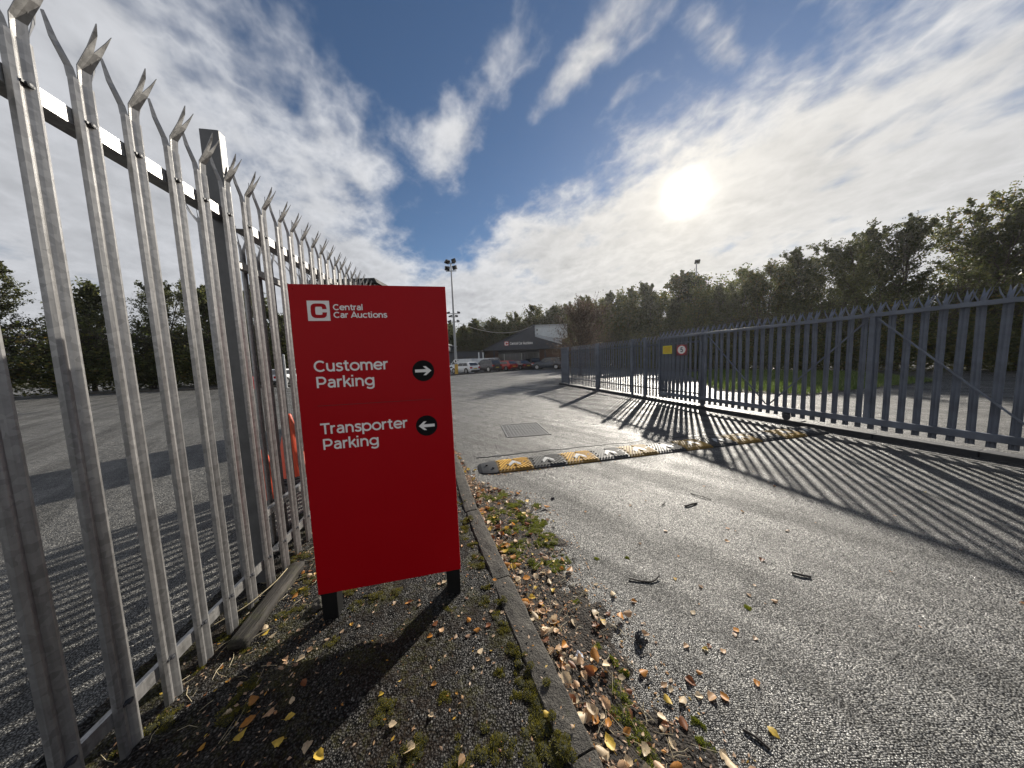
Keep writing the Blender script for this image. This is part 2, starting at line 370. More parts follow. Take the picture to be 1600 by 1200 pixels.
MAT['tyre'] = simple('tyre_rubber', (0.018, 0.018, 0.018), 0.8, var=0.2)
MAT['rim'] = simple('alloy_rim', (0.45, 0.45, 0.46), 0.35, metal=0.7)
MAT['tail'] = simple('red_tail_lamp', (0.40, 0.012, 0.012), 0.15, coat=0.5)
MAT['head'] = simple('clear_head_lamp', (0.7, 0.72, 0.74), 0.1, coat=0.5)
MAT['plate_y'] = simple('yellow_number_plate', (0.62, 0.46, 0.04), 0.4)
MAT['plate_w'] = simple('white_number_plate', (0.7, 0.7, 0.68), 0.4)
for n_, c_ in dict(car_white=(0.72, 0.74, 0.76), car_grey=(0.06, 0.055, 0.06), car_red=(0.42, 0.03, 0.022), car_maroon=(0.06, 0.012, 0.014),
                   car_black=(0.012, 0.013, 0.015), car_slate=(0.045, 0.055, 0.072), car_silver=(0.35, 0.37, 0.39)).items():
    MAT[n_] = simple(n_ + '_paint', c_, 0.30, var=0.04, coat=0.25, metal=0.1)
MAT['mast'] = simple('galvanised_mast', (0.34, 0.35, 0.36), 0.5, metal=0.3, var=0.15)
MAT['yellow_paint'] = simple('yellow_paint', (0.55, 0.33, 0.05), 0.5, var=0.2)
MAT['lamp_black'] = simple('black_lamp_housing', (0.015, 0.015, 0.016), 0.5)
MAT['cable'] = simple('grey_cable', (0.42, 0.40, 0.36), 0.5)
MAT['stone_dark'] = simple('dark_stone', (0.025, 0.027, 0.032), 0.6, var=0.4, scale=20, bump=0.8)
MAT['paper'] = simple('crumpled_white_foil', (0.70, 0.72, 0.76), 0.3, var=0.2, scale=25)
MAT['earth'] = simple('far_earth', (0.06, 0.06, 0.03), 0.9, var=0.3, scale=0.05)

def mk_timber():
    m, b, p, o = material('weathered_timber')
    c = objco(b)
    mp = b.node('ShaderNodeMapping'); mp.inputs['Scale'].default_value = (2.2, 26, 26); b.put(mp.inputs[0], c)
    g = b.noise(mp.outputs[0], 1.6, 6.0, 0.65, 0.8)
    col = b.ramp(g, [(0.3, (0.005, 0.004, 0.003)), (0.5, (0.018, 0.015, 0.012)), (0.76, (0.075, 0.066, 0.052))])
    col = b.mix(b.m('MULTIPLY', b.ss(b.noise(c, 11.0, 5.0, 0.7), 0.5, 0.7), 0.7), col, (0.035, 0.035, 0.012))
    b.put(p.inputs['Base Color'], col); p.inputs['Roughness'].default_value = 0.8
    b.put(p.inputs['Normal'], b.bump(g, 0.9, 0.01))
    return m
MAT['timber'] = mk_timber()

# ------------------------------------------------------------------ mesh helpers
class MB:
    def __init__(self): self.v = []; self.f = []
    def add(self, vs_, fs_):
        n = len(self.v); self.v += [tuple(p) for p in vs_]; self.f += [tuple(i + n for i in q) for q in fs_]
        return self
    def box(self, x0, x1, y0, y1, z0, z1, mat=None):
        p = [(x0, y0, z0), (x1, y0, z0), (x1, y1, z0), (x0, y1, z0), (x0, y0, z1), (x1, y0, z1), (x1, y1, z1), (x0, y1, z1)]
        if mat is not None: p = [tuple(mat @ Vector(q)) for q in p]
        return self.add(p, [(0, 3, 2, 1), (4, 5, 6, 7), (0, 1, 5, 4), (1, 2, 6, 5), (2, 3, 7, 6), (3, 0, 4, 7)])
    def bar(self, a, b, w, h, upv=(0, 0, 1)):
        a = Vector(a); b = Vector(b); d = (b - a).normalized(); s_ = d.cross(Vector(upv))
        if s_.length < 1e-4: s_ = d.cross(Vector((1, 0, 0)))
        s_.normalize(); t = s_.cross(d)
        p = []
        for e in (a, b):
            for i, j in ((-1, -1), (1, -1), (1, 1), (-1, 1)): p.append(e + s_ * (i * w / 2) + t * (j * h / 2))
        return self.add(p, [(0, 1, 2, 3), (7, 6, 5, 4), (0, 4, 5, 1), (1, 5, 6, 2), (2, 6, 7, 3), (3, 7, 4, 0)])
    def tube(self, pts, rad, n=8, cap=True):
        pts = [Vector(p) for p in pts]
        if not hasattr(rad, '__len__'): rad = [rad] * len(pts)
        rings = []; ref = None
        for i, p in enumerate(pts):
            d = (pts[min(i + 1, len(pts) - 1)] - pts[max(i - 1, 0)]).normalized()
            if ref is None: ref = d.orthogonal().normalized()
            ref = (ref - d * ref.dot(d)).normalized(); q = d.cross(ref)
            rings.append([p + (ref * math.cos(2 * math.pi * k / n) + q * math.sin(2 * math.pi * k / n)) * rad[i] for k in range(n)])
        vs_ = [v for r_ in rings for v in r_]; fs_ = []
        for i in range(len(pts) - 1):
            for k in range(n):
                a, b = i * n + k, i * n + (k + 1) % n
                fs_.append((a, b, b + n, a + n))
        if cap:
            fs_.append(tuple(range(n - 1, -1, -1))); fs_.append(tuple((len(pts) - 1) * n + k for k in range(n)))
        return self.add(vs_, fs_)
    def lathe(self, prof, n=24, ax='z', mat=None):
        vs_ = []; fs_ = []
        for r_, z in prof:
            for k in range(n):
                a = 2 * math.pi * k / n
                v = Vector((r_ * math.cos(a), r_ * math.sin(a), z))
                if ax == 'y': v = Vector((v.x, v.z, v.y))
                vs_.append(mat @ v if mat is not None else v)
        for i in range(len(prof) - 1):
            for k in range(n):
                a, b = i * n + k, i * n + (k + 1) % n
                fs_.append((a, b, b + n, a + n))
        fs_.append(tuple(range(n - 1, -1, -1))); fs_.append(tuple((len(prof) - 1) * n + k for k in range(n)))
        return self.add(vs_, fs_)
    def prism(self, poly, y0, y1):
        """polygon in x,z extruded along y"""
        n = len(poly)
        vs_ = [(x, y0, z) for x, z in poly] + [(x, y1, z) for x, z in poly]
        fs_ = [tuple(range(n)), tuple(range(2 * n - 1, n - 1, -1))]
        fs_ += [(i, i + n, (i + 1) % n + n, (i + 1) % n) for i in range(n)]
        return self.add(vs_, fs_)
    def mesh(self, name, mat, smooth=False):
        me = bpy.data.meshes.new(name); me.from_pydata(self.v, [], self.f)
        if mat is not None: me.materials.append(mat)
        me.validate()
        if smooth: me.shade_smooth()
        me.update(); return me
    def build(self, name, mat, parent=None, loc=(0, 0, 0), rz=0.0, smooth=False):
        return put(name, self.mesh(name, mat, smooth), parent, loc, rz)

def put(name, me, parent=None, loc=(0, 0, 0), rz=0.0):
    o = bpy.data.objects.new(name, me); COL.objects.link(o)
    o.location = loc
    if hasattr(rz, '__len__'): o.rotation_euler = rz
    else: o.rotation_euler = (0, 0, rz)
    if parent is not None: o.parent = parent
    return o
def tag(o, label=None, cat=None, group=None, kind=None):
    if label: o['label'] = label
    if cat: o['category'] = cat
    if group: o['group'] = group
    if kind: o['kind'] = kind
    return o
def empty(name, loc=(0, 0, 0), rz=0.0):
    return put(name, None, None, loc, rz)
def np_mesh(name, v, f, mat, smooth=False):
    """v (n,3), f (m,k) arrays"""
    me = bpy.data.meshes.new(name)
    v = np.asarray(v, dtype=np.float32); f = np.asarray(f, dtype=np.int32)
    k = f.shape[1]
    me.vertices.add(len(v)); me.vertices.foreach_set('co', v.ravel())
    me.loops.add(f.size); me.loops.foreach_set('vertex_index', f.ravel())
    me.polygons.add(len(f)); me.polygons.foreach_set('loop_start', np.arange(0, f.size, k, dtype=np.int32))
    me.update(calc_edges=True); me.validate()
    if mat is not None: me.materials.append(mat)
    if smooth: me.shade_smooth()
    return me
def bevel(o, w, seg=2):
    md = o.modifiers.new('bevel', 'BEVEL'); md.width = w; md.segments = seg; md.limit_method = 'ANGLE'; md.angle_limit = R(40)
    return o
def fbm(x, y, s_, seed=0.0, oct_=4):
    return noise.fractal(Vector((x * s_, y * s_, seed)), 0.8, 2.0, oct_)

ROAD = -0.07
# ------------------------------------------------------------------ ground, road
def grid_plane(name, x0, x1, y0, y1, z, mat, kind='structure'):
    m = MB().add([(x0, y0, z), (x1, y0, z), (x1, y1, z), (x0, y1, z)], [(0, 1, 2, 3)])
    return tag(m.build(name, mat), kind=kind)
grid_plane('ground', -2500, 2500, -2500, 2500, -0.30, MAT['earth'])
grid_plane('road', -70, 75, -25, 75, ROAD, MAT['asphalt'])

# kerb line (road-side edge), as points from behind the camera to behind the red sign
KP = [(1.75, -3.0), (0.98, -1.0), (0.62, 0.0), (0.28, 0.88), (-0.05, 1.76), (-0.40, 2.73), (-0.87, 4.18), (-1.40, 5.35), (-2.20, 6.30), (-2.75, 6.75)]
def catmull(P, n=16):
    out = []
    P = [Vector((p[0], p[1], p[2] if len(p) > 2 else 0)) for p in P]
    Q = [P[0] * 2 - P[1]] + P + [P[-1] * 2 - P[-2]]
    for i in range(1, len(Q) - 2):
        a, b, c, d = Q[i - 1:i + 3]
        for k in range(n):
            t = k / n
            out.append(0.5 * ((2 * b) + (c - a) * t + (2 * a - 5 * b + 4 * c - d) * t * t + (3 * b - a - 3 * c + d) * t ** 3))
    out.append(P[-1]); return out
KC = catmull(KP, 24)
KY = np.array([p.y for p in KC]); KX = np.array([p.x for p in KC])
def kerb_x(y): return float(np.interp(y, KY, KX))
seg = np.r_[0, np.cumsum(np.hypot(np.diff(KX), np.diff(KY)))]
def kerb_at(s_):
    x = np.interp(s_, seg, KX); y = np.interp(s_, seg, KY)
    x2 = np.interp(s_ + 0.02, seg, KX); y2 = np.interp(s_ + 0.02, seg, KY)
    x1 = np.interp(s_ - 0.02, seg, KX); y1 = np.interp(s_ - 0.02, seg, KY)
    d = Vector((x2 - x1, y2 - y1, 0)).normalized()
    return Vector((x, y, 0)), d
kerb = tag(empty('kerb'), kind='structure')
KW = 0.125
s_joint = float(np.interp(0.93, KY, seg))
s_ = s_joint - 0.915 * 4
prof = [(0.0, -0.12), (0.0, 0.000), (0.004, 0.010), (0.012, 0.016), (0.05, 0.019), (0.09, 0.018), (KW - 0.006, 0.014), (KW, 0.004), (KW, -0.12)]
while s_ < seg[-1] - 0.92:
    a, b = s_ + 0.004, s_ + 0.911
    if a > 0.05:
        m = MB(); nS = 14; dzs = random.uniform(-0.007, 0.006); off = random.uniform(-0.006, 0.006)
        rows = []
        for i in range(nS + 1):
            t = i / nS; p, d = kerb_at(a + (b - a) * t)
            nrm = Vector((-d.y, d.x, 0))
            endr = 0.006 if i in (0, nS) else 0.0
            row = []
            for w_, z_ in prof:
                q = p + nrm * (w_ + off)
                chip = 0.006 * noise.noise(Vector((q.x * 16, q.y * 16, w_ * 40)))
                row.append((q.x + chip, q.y, z_ + dzs + (chip if z_ > -0.05 else 0) - (endr if z_ > 0 else 0)))
            rows.append(row)
        npf = len(prof)
        vs_ = [v for r_ in rows for v in r_]
        fs_ = [(i * npf + k, i * npf + k + 1, (i + 1) * npf + k + 1, (i + 1) * npf + k) for i in range(nS) for k in range(npf - 1)]
        fs_ += [tuple(range(npf - 1, -1, -1)), tuple(nS * npf + k for k in range(npf))]
        m.add(vs_, fs_).build('kerb_stone', MAT['concrete'], kerb, smooth=False)
    s_ += 0.915

# footway between the kerb and the galvanised fence
def fence_x(y): return -1.69 - 0.185 * (y - 1.925)
def pave_z(x, y):
    z = -0.004 + 0.011 * fbm(x, y, 5.0, 3.1) + 0.005 * fbm(x, y, 28.0, 9.0, 3)
    dk = kerb_x(y) - KW - x
    if 0 <= dk < 0.08: z += 0.006 * (1 - dk / 0.08)
    df = x - fence_x(y)
    if df < 0.30: z += 0.035 * max(0, min(1, (0.30 - df) / 0.30)) * (0.6 + 0.5 * fbm(x, y, 9.0, 5.0))
    return z
def strip_mesh(name, y0, y1, dy, nx, xl, xr, zf, mat):
    ys = np.arange(y0, y1 + 1e-6, dy); vs_ = []; fs_ = []
    for y in ys:
        a, b = xl(y), xr(y)
        for k in range(nx + 1):
            x = a + (b - a) * k / nx; vs_.append((x, y, zf(x, y)))
    n = nx + 1
    for i in range(len(ys) - 1):
        for k in range(nx):
            q = i * n + k; fs_.append((q, q + 1, q + n + 1, q + n))
    return np_mesh(name, vs_, fs_, mat, True)
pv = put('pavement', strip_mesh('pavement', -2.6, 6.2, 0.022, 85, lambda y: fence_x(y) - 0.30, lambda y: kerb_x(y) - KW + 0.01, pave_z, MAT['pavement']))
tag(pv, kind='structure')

# strip of soil that has built up in the gutter
BY = np.array([-3.0, 0.0, 0.91, 1.0, 1.2, 1.44, 1.85, 2.37, 3.03, 3.3, 3.5, 4.2, 5.0])
BW = np.array([0.45, 0.45, 0.47, 0.45, 0.42, 0.52, 0.47, 0.60, 0.62, 0.30, 0.12, 0.10, 0.08])
def bed_w(y): return float(np.interp(y, BY, BW))
def bed_z(x, y):
    d = x - kerb_x(y); w_ = bed_w(y)
    t = d / w_
    z = ROAD + 0.038 * (1.0 - t) ** 1.0 - 0.004 + 0.016 * fbm(x, y, 7.0, 1.7) + 0.008 * fbm(x, y, 32.0, 6.0, 3)
    if t > 1: z -= 0.05 * (t - 1)
    return z
def bed_top(x, y): return max(bed_z(x, y), ROAD)
gs = put('gutter_soil', strip_mesh('gutter_soil', -2.6, 4.8, 0.022, 44, lambda y: kerb_x(y) - 0.005, lambda y: kerb_x(y) + bed_w(y) * 1.3, bed_z, MAT['soil']))
tag(gs, 'dark soil and rotting litter built up along the kerb', 'soil', kind='stuff')

def ground_z(x, y):
    k = kerb_x(y)
    if y < 6.1 and fence_x(y) - 0.3 < x < k - KW: return pave_z(x, y)
    if y < 6.1 and k - KW <= x <= k: return 0.019
    if y < 4.7 and k < x < k + bed_w(y) * 1.3: return bed_top(x, y)
    return ROAD

# ------------------------------------------------------------------ lettering (a stroked geometric sans)
def arc(cx, cy, rx, ry, a0, a1, n=18):
    return [(cx + rx * math.cos(R(a0 + (a1 - a0) * i / n)), cy + ry * math.sin(R(a0 + (a1 - a0) * i / n))) for i in range(n + 1)]
def crv(P, n=5): return [(p.x, p.y) for p in catmull(P, n)]
GL = {
 'C': ([arc(.37, .35, .305, .30, 45, 315)], .68),
 'u': ([[(.07, .54), (.07, .24)] + arc(.255, .24, .185, .19, 180, 360, 12)[1:], [(.44, .54), (.44, 0)]], .54),
 's': ([crv([(.37, .435), (.30, .48), (.21, .493), (.105, .465), (.08, .385), (.13, .315), (.22, .283), (.33, .24), (.362, .155), (.32, .08), (.21, .047), (.11, .062), (.035, .12)])], .42),
 't': ([[(.16, .66), (.16, .18)] + crv([(.16, .18), (.185, .085), (.25, .05), (.34, .07)])[1:], [(.02, .49), (.32, .49)]], .36),
 'o': ([arc(.30, .27, .24, .225, 0, 360, 28)], .60),
 'm': ([[(.07, .54), (.07, 0)], arc(.225, .325, .155, .165, 180, 0, 12) + [(.38, 0)], arc(.535, .325, .155, .165, 180, 0, 12) + [(.69, 0)]], .77),
 'e': ([arc(.30, .27, .235, .225, 0, 318, 24), [(.075, .27), (.535, .27)]], .58),
 'r': ([[(.07, .54), (.07, 0)], crv([(.07, .30), (.10, .41), (.18, .475), (.30, .492)])], .34),
 'P': ([[(.09, .70), (.09, 0)], [(.09, .65), (.33, .65)] + arc(.33, .455, .195, .195, 90, -90, 14)[1:-1] + [(.33, .26), (.09, .26)]], .61),
 'a': ([crv([(.09, .43), (.17, .48), (.26, .493), (.365, .46), (.41, .35), (.41, .2)]) + [(.41, 0)], crv([(.41, .305), (.25, .305), (.12, .265), (.075, .165), (.12, .075), (.22, .045), (.33, .08), (.41, .18)])], .52),
 'k': ([[(.07, .74), (.07, 0)], [(.40, .54), (.085, .215)], [(.20, .33), (.44, 0)]], .47),
 'i': ([[(.07, .54), (.07, 0)], [(.07, .745), (.07, .645)]], .20),
 'n': ([[(.07, .54), (.07, 0)], arc(.255, .305, .185, .185, 180, 0, 14) + [(.44, 0)]], .54),
 'g': ([arc(.285, .285, .23, .21, 0, 360, 26), [(.515, .54), (.515, .05)] + crv([(.515, .05), (.49, -.085), (.39, -.15), (.26, -.155), (.11, -.095)])[1:]], .60),
 'T': ([[(.01, .65), (.55, .65)], [(.28, .65), (.28, 0)]], .55),
 'p': ([[(.07, .54), (.07, -.19)], arc(.305, .27, .24, .225, 0, 360, 26)], .60),
 'l': ([[(.07, .74), (.07, 0)]], .20),
 'A': ([[(.03, 0), (.35, .68), (.67, 0)], [(.15, .2), (.55, .2)]], .69),
 'c': ([arc(.30, .27, .24, .225, 45, 315, 20)], .52),
 '5': ([[(.46, .65), (.145, .65), (.115, .37)] + crv([(.115, .37), (.28, .395), (.42, .345), (.475, .215), (.42, .09), (.27, .045), (.13, .07), (.05, .13)])[1:]], .55),
 ' ': ([], .24)}
def stroke(m, P, w, x0, z0, sx, sz, y):
    """flat ribbon of half-width w (em) along P"""
    n = len(P); L, Rr = [], []
    closed = (abs(P[0][0] - P[-1][0]) + abs(P[0][1] - P[-1][1])) < 1e-6
    for i in range(n):
        if closed and i in (0, n - 1): a, b = P[n - 2], P[1]
        else: a, b = P[max(i - 1, 0)], P[min(i + 1, n - 1)]
        p = P[i]
        d1 = Vector((p[0] - a[0], p[1] - a[1])); d2 = Vector((b[0] - p[0], b[1] - p[1]))
        if d1.length < 1e-9: d1 = d2.copy()
        if d2.length < 1e-9: d2 = d1.copy()
        d1.normalize(); d2.normalize(); t = d1 + d2
        t.normalize() if t.length > 1e-6 else None
        nn = Vector((-t.y, t.x)); k = w / max(0.35, nn.dot(Vector((-d1.y, d1.x))))
        L.append((p[0] + nn.x * k, p[1] + nn.y * k)); Rr.append((p[0] - nn.x * k, p[1] - nn.y * k))
    vs_ = [(x0 + q[0] * sx, y, z0 + q[1] * sz) for q in L + Rr]
    m.add(vs_, [(i, i + n, i + n + 1, i + 1) for i in range(n - 1)])
def text_mesh(txt, x0, z0, width, cap, y, half=0.056, track=0.012):
    adv = sum(GL[c][1] + track for c in txt) - 0.05
    sz = cap / 0.70; sx = width / adv
    m = MB(); x = x0; k = 0
    for c in txt:
        for P in GL[c][0]:
            stroke(m, P, half, x, z0, sx, sz, y - 0.00012 * (k % 4)); k += 1
        x += (GL[c][1] + track) * sx
    return m
def disc(m, cx, cz, r_, y, n=40, sz=1.0):
    return m.add([(cx + r_ * math.cos(2 * math.pi * k / n), y, cz + sz * r_ * math.sin(2 * math.pi * k / n)) for k in range(n)], [tuple(range(n))])

# logo C: a heavy square-shouldered letter with a slot to the right
def logo_c(s_, cx, cz, y):
    m = MB()
    def sq(w_, h_, p):
        out = []
        for k in range(33):
            a = R(20 + 320 * k / 32)
            c, s2 = math.cos(a), math.sin(a)
            out.append((math.copysign(abs(c) ** p, c) * w_, math.copysign(abs(s2) ** p, s2) * h_))
        return out
    O = sq(.36, .36, .55); I = sq(.16, .20, .35)
    O[0] = (.36, .08); O[-1] = (.36, -.08); I[0] = (.16, .08); I[-1] = (.16, -.08)
    vs_ = [(cx + q[0] * s_, y, cz + q[1] * s_) for q in O + I]; n = len(O)
    m.add(vs_, [(i, i + n, i + n + 1, i + 1) for i in range(n - 1)])
    return m

# ------------------------------------------------------------------ the red sign
SA = Vector((-1.143, 1.496, 0)); SB = Vector((-0.363, 1.660, 0))
yaw = math.atan2(SB.y - SA.y, SB.x - SA.x); SW = (SB - SA).length
sg = tag(empty('parking_sign', SA, yaw), 'tall red sign board on two black posts, directing customers and transporters', 'sign')
bevel(MB().box(0, SW, 0, 0.045, 0.158, 1.884).build('panel', MAT['sign_red'], sg), 0.002)
for x0 in (0.008, SW - 0.088):
    bevel(MB().box(x0, x0 + 0.082, 0.008, 0.085, -0.16, 0.1555).build('post', MAT['sign_post'], sg), 0.003)
    bevel(MB().box(x0 + 0.012, x0 + 0.07, 0.046, 0.084, 0.1555, 1.80).build('post', MAT['sign_post'], sg), 0.003)
lw = SW / 0.80
lo = MB().box(0.083, 0.189, -0.0020, -0.0004, 1.694, 1.799).build('logo_square', MAT['white_vinyl'], sg)
logo_c(0.106, 0.137, 1.7465, -0.0028).build('logo_letter', MAT['sign_red'], lo)
for txt, x0, z0, w_, cap, hf in (('Central', 0.206, 1.7500, 0.148, 0.0310, .066), ('Car Auctions', 0.206, 1.7095, 0.268, 0.0310, .066),
                                 ('Customer', 0.087, 1.4235, 0.374, 0.060, .057), ('Parking', 0.091, 1.3365, 0.292, 0.060, .057),
                                 ('Transporter', 0.091, 1.0820, 0.452, 0.060, .057), ('Parking', 0.095, 0.9950, 0.286, 0.060, .057)):
    text_mesh(txt, x0 * lw, z0, w_ * lw, cap, -0.0015, hf).build('lettering', MAT['white_vinyl'], sg)
for rx_, rz_ in ((.022, 1.862), (SW - .022, 1.862), (.06, .245), (SW - .06, .245)):
    MB().lathe([(.0042, 0), (.0036, -.0022), (.001, -.003)], 10, 'y', Matrix.Translation((rx_, 0, rz_))).build('rivet', MAT['sign_red'], sg)
MB().box(0.088, 0.70 * lw, -0.0012, -0.0003, 1.2375, 1.2405).build('dividing_line', MAT['groove'], sg)
for cz, sgn in ((1.407, 1), (1.085, -1)):
    cx = 0.650 * lw
    rd = disc(MB(), cx, cz, 0.0605, -0.0012, 48).build('roundel', MAT['black_vinyl'], sg)
    a = MB(); t = 0.0085; x1 = cx + sgn * 0.045
    a.add([(cx - sgn * 0.045, -0.002, cz - t), (x1 - sgn * 0.012, -0.002, cz - t), (x1 - sgn * 0.012, -0.002, cz + t), (cx - sgn * 0.045, -0.002, cz + t)], [(0, 1, 2, 3) if sgn > 0 else (3, 2, 1, 0)])
    for q in (1, -1):
        P = [(x1, cz), (x1 - sgn * 0.030, cz + q * 0.026), (x1 - sgn * 0.046, cz + q * 0.026), (x1 - sgn * 0.020, cz)]
        a.add([(px, -0.0022 - 0.0001 * q, pz) for px, pz in P], [(0, 1, 2, 3) if q * sgn < 0 else (3, 2, 1, 0)])
    a.build('arrow', MAT['white_vinyl'], rd)

# ------------------------------------------------------------------ palisade pales
def pale_mesh(name, h, mat, w=0.068, thick=0.0028, splay=True):
    """W-section steel pale standing at z=0, face towards -y, three splayed points on top"""
    m = MB(); hw = w / 2
    us = [-hw, -hw * .90, -hw * .58, -hw * .25, 0, hw * .25, hw * .58, hw * .90, hw]
    vv = [0.0, -0.013, -0.0175, -0.012, -0.0065, -0.012, -0.0175, -0.013, 0.0]
    ht = h - 0.20
    n = len(us)
    for z0, z1 in ((0.0, ht),):
        F0 = [(u, v, z0) for u, v in zip(us, vv)]; F1 = [(u, v, z1) for u, v in zip(us, vv)]
        B0 = [(u * .94, v + thick, z0) for u, v in zip(us, vv)]; B1 = [(u * .94, v + thick, z1) for u, v in zip(us, vv)]
        fs_ = []
        for k in range(n - 1):
            fs_ += [(k, k + 1, n + k + 1, n + k), (2 * n + k + 1, 2 * n + k, 3 * n + k, 3 * n + k + 1)]
            fs_ += [(n + k, n + k + 1, 3 * n + k + 1, 3 * n + k), (k + 1, k, 2 * n + k, 2 * n + k + 1)]
        fs_ += [(0, n, 3 * n, 2 * n), (n - 1, 2 * n + n - 1, 3 * n + n - 1, n + n - 1)]
        m.add(F0 + F1 + B0 + B1, fs_)
    if splay:
        # centre tongue bends to the road and ends in a fish mouth
        c0, c1 = hw * .58, hw * .60
        def slab(rows):
            vs_ = []
            for (u0, y0, z0), (u1, y1, z1) in rows:
                vs_ += [(u0, y0, z0), (u1, y1, z1), (u1, y1 + thick * 1.3, z1), (u0, y0 + thick * 1.3, z0)]
            fs_ = []
            for i in range(len(rows) - 1):
                for k in range(4): fs_.append((i * 4 + k, i * 4 + (k + 1) % 4, i * 4 + 4 + (k + 1) % 4, i * 4 + 4 + k))
            fs_ += [(3, 2, 1, 0), tuple(len(rows) * 4 - 4 + k for k in range(4))]
            m.add(vs_, fs_)
        slab([((-c0, -.0170, ht - .004), (0, -.0075, ht - .004)), ((-c0, -.021, ht + .05), (0, -.012, ht + .05)), ((-c1, -.060, ht + .115), (0.0, -.056, ht + .11)), ((-c1 * 1.1, -.098, ht + .192), (-c1 * .6, -.086, ht + .160))])
        slab([((0, -.0075, ht - .004), (c0, -.0170, ht - .004)), ((0, -.012, ht + .05), (c0, -.021, ht + .05)), ((0, -.056, ht + .11), (c1, -.060, ht + .115)), ((c1 * .6, -.086, ht + .160), (c1 * 1.1, -.098, ht + .192))])
        for s2 in (-1, 1):
            slab([((s2 * hw * .62, -.016, ht - .004), (s2 * hw * .99, -.001, ht - .004)), ((s2 * hw * .75, -.014, ht + .03), (s2 * hw * 1.08, -.001, ht + .03)),
                  ((s2 * (hw + .016), -.004, ht + .10), (s2 * (hw + .028), .004, ht + .097)), ((s2 * (hw + .034), .002, ht + .17), (s2 * (hw + .038), .005, ht + .168))])
    else:
        m.add([(-hw, 0, ht), (-hw * .58, -.0175, ht), (0, -.0065, ht), (hw * .58, -.0175, ht), (hw, 0, ht),
               (-hw * .75, -.004, ht + .15), (0, -.004, ht + .20), (hw * .75, -.004, ht + .15), (-hw * .2, -.004, ht + .11), (hw * .2, -.004, ht + .11)],
              [(0, 1, 8, 5), (1, 2, 9, 8), (2, 3, 7, 9), (3, 4, 7), (8, 9, 6)])
    return m.mesh(name, mat)

def bolt_mesh(mat):
    m = MB(); m.box(-0.017, 0.013, -0.0135, 0.0, -0.0035, 0.0045); m.lathe([(0.0085, -0.0135), (0.0085, -0.017), (0.004, -0.0185)], 8, 'y'); return m.mesh('bolt_and_slot', mat)  # bolt head, with a dark bar standing in for the slot's shadow

# near fence on the left: galvanised, along direction FD, pales on the road side of the rails
FD = Vector((-0.182, 0.983, 0)).normalized(); FO = Vector((-1.69, 1.925, 0))
f_ang = math.atan2(FD.y, FD.x)          # local +x runs along the fence; -y faces the road
nf = tag(empty('palisade_fence', FO, f_ang), 'near galvanised steel palisade fence with splayed tops, left of the red sign', 'fence')
pm = pale_mesh('pale', 2.70, MAT['galv']); bm_ = bolt_mesh(MAT['dark_steel'])
PITCHF = 0.163
POSTS = [-0.5 - 17, -0.5, -0.5 + 17]
for i in range(-15, 22):
    p = put('pale', pm, nf, (i * PITCHF, random.uniform(-.002, .002), 0.012 + random.uniform(-.006, .006)), (0, random.uniform(-.004, .004), random.uniform(-.03, .03)))
    for z in (0.20, 2.36):
        put('bolt_and_slot', bm_, p, (0, -0.0075, z))
def angle_rail(x0, x1, z, par, mat, y0=0.004, hv=0.056, dep=0.075, t=0.006):
    m = MB().box(x0, x1, y0, y0 + t, z - hv / 2, z + hv / 2).box(x0, x1, y0 + t, y0 + dep, z - hv / 2, z - hv / 2 + t)
    return m.build('rail', mat, par)
for a, b in ((-15.6, -0.5 - .02), (-0.5 + .02, 16.5 - .02), (16.5, 21.6)):
    for z in (0.185, 2.375):
        rl = angle_rail(a * PITCHF + 0.05, b * PITCHF - 0.05, z, nf, MAT['galv'])
        for e in (a * PITCHF + 0.075, b * PITCHF - 0.075):
            disc(MB(), e, z, 0.0075, 0.0030, 12).build('bolt_hole', MAT['lamp_black'], rl)
for k, zt_ in ((-0.5, 2.86), (16.5, 2.45)):
    x = k * PITCHF
    x -= 0.036
    bevel(MB().box(x - 0.027, x + 0.027, 0.0105, 0.108, -0.3, zt_).build('post', MAT['post_steel'], nf), 0.004)

# second row of pales standing just behind it
bk = tag(empty('palisade_gate_leaf', FO + Vector((-0.16, 0.02, 0)), f_ang), 'folded back row of grey pales close behind the near galvanised fence', 'gate')
pm2 = pale_mesh('pale', 2.58, MAT['galv'], w=0.045)
for i in range(0, 19):
    put('pale', pm2, bk, (i * PITCHF - 0.03, 0.10, -0.045), (0, 0, math.pi + random.uniform(-.03, .03)))
for z in (0.34, 2.20):
    MB().box(-0.06, 18.4 * PITCHF, 0.040, 0.078, z - 0.025, z + 0.025).build('rail', MAT['galv'], bk)
MB().box(-0.10, -0.06, 0.03, 0.085, -0.06, 2.4).build('stile', MAT['galv'], bk)

# timber edging lying at the foot of the fence
def rough_beam(name, L, w, h, mat, seed, nL=30):
    vs_ = []; fs_ = []
    ring = []
    for a in range(12):
        t = R(a * 30 + 15); c, s2 = math.cos(t), math.sin(t)
        ring.append((math.copysign(abs(c) ** .35, c) * w / 2, math.copysign(abs(s2) ** .35, s2) * h / 2))
    for i in range(nL + 1):
        x = -L / 2 + L * i / nL; e = 0.9 if i in (0, nL) else 1.0
        for k, (y, z) in enumerate(ring):
            d = 0.010 * noise.noise(Vector((x * 5, k * .7, seed))) + 0.004 * noise.noise(Vector((x * 25, k * 1.5, seed + 4)))
            vs_.append((x + d, (y + math.copysign(d, y)) * e, (z + (d if z > 0 else 0)) * e))
    n = 12
    for i in range(nL):
        for k in range(n): fs_.append((i * n + k, i * n + (k + 1) % n, (i + 1) * n + (k + 1) % n, (i + 1) * n + k))
    fs_ += [tuple(range(n - 1, -1, -1)), tuple(nL * n + k for k in range(n))]
    return MB().add(vs_, fs_).mesh(name, mat, True)
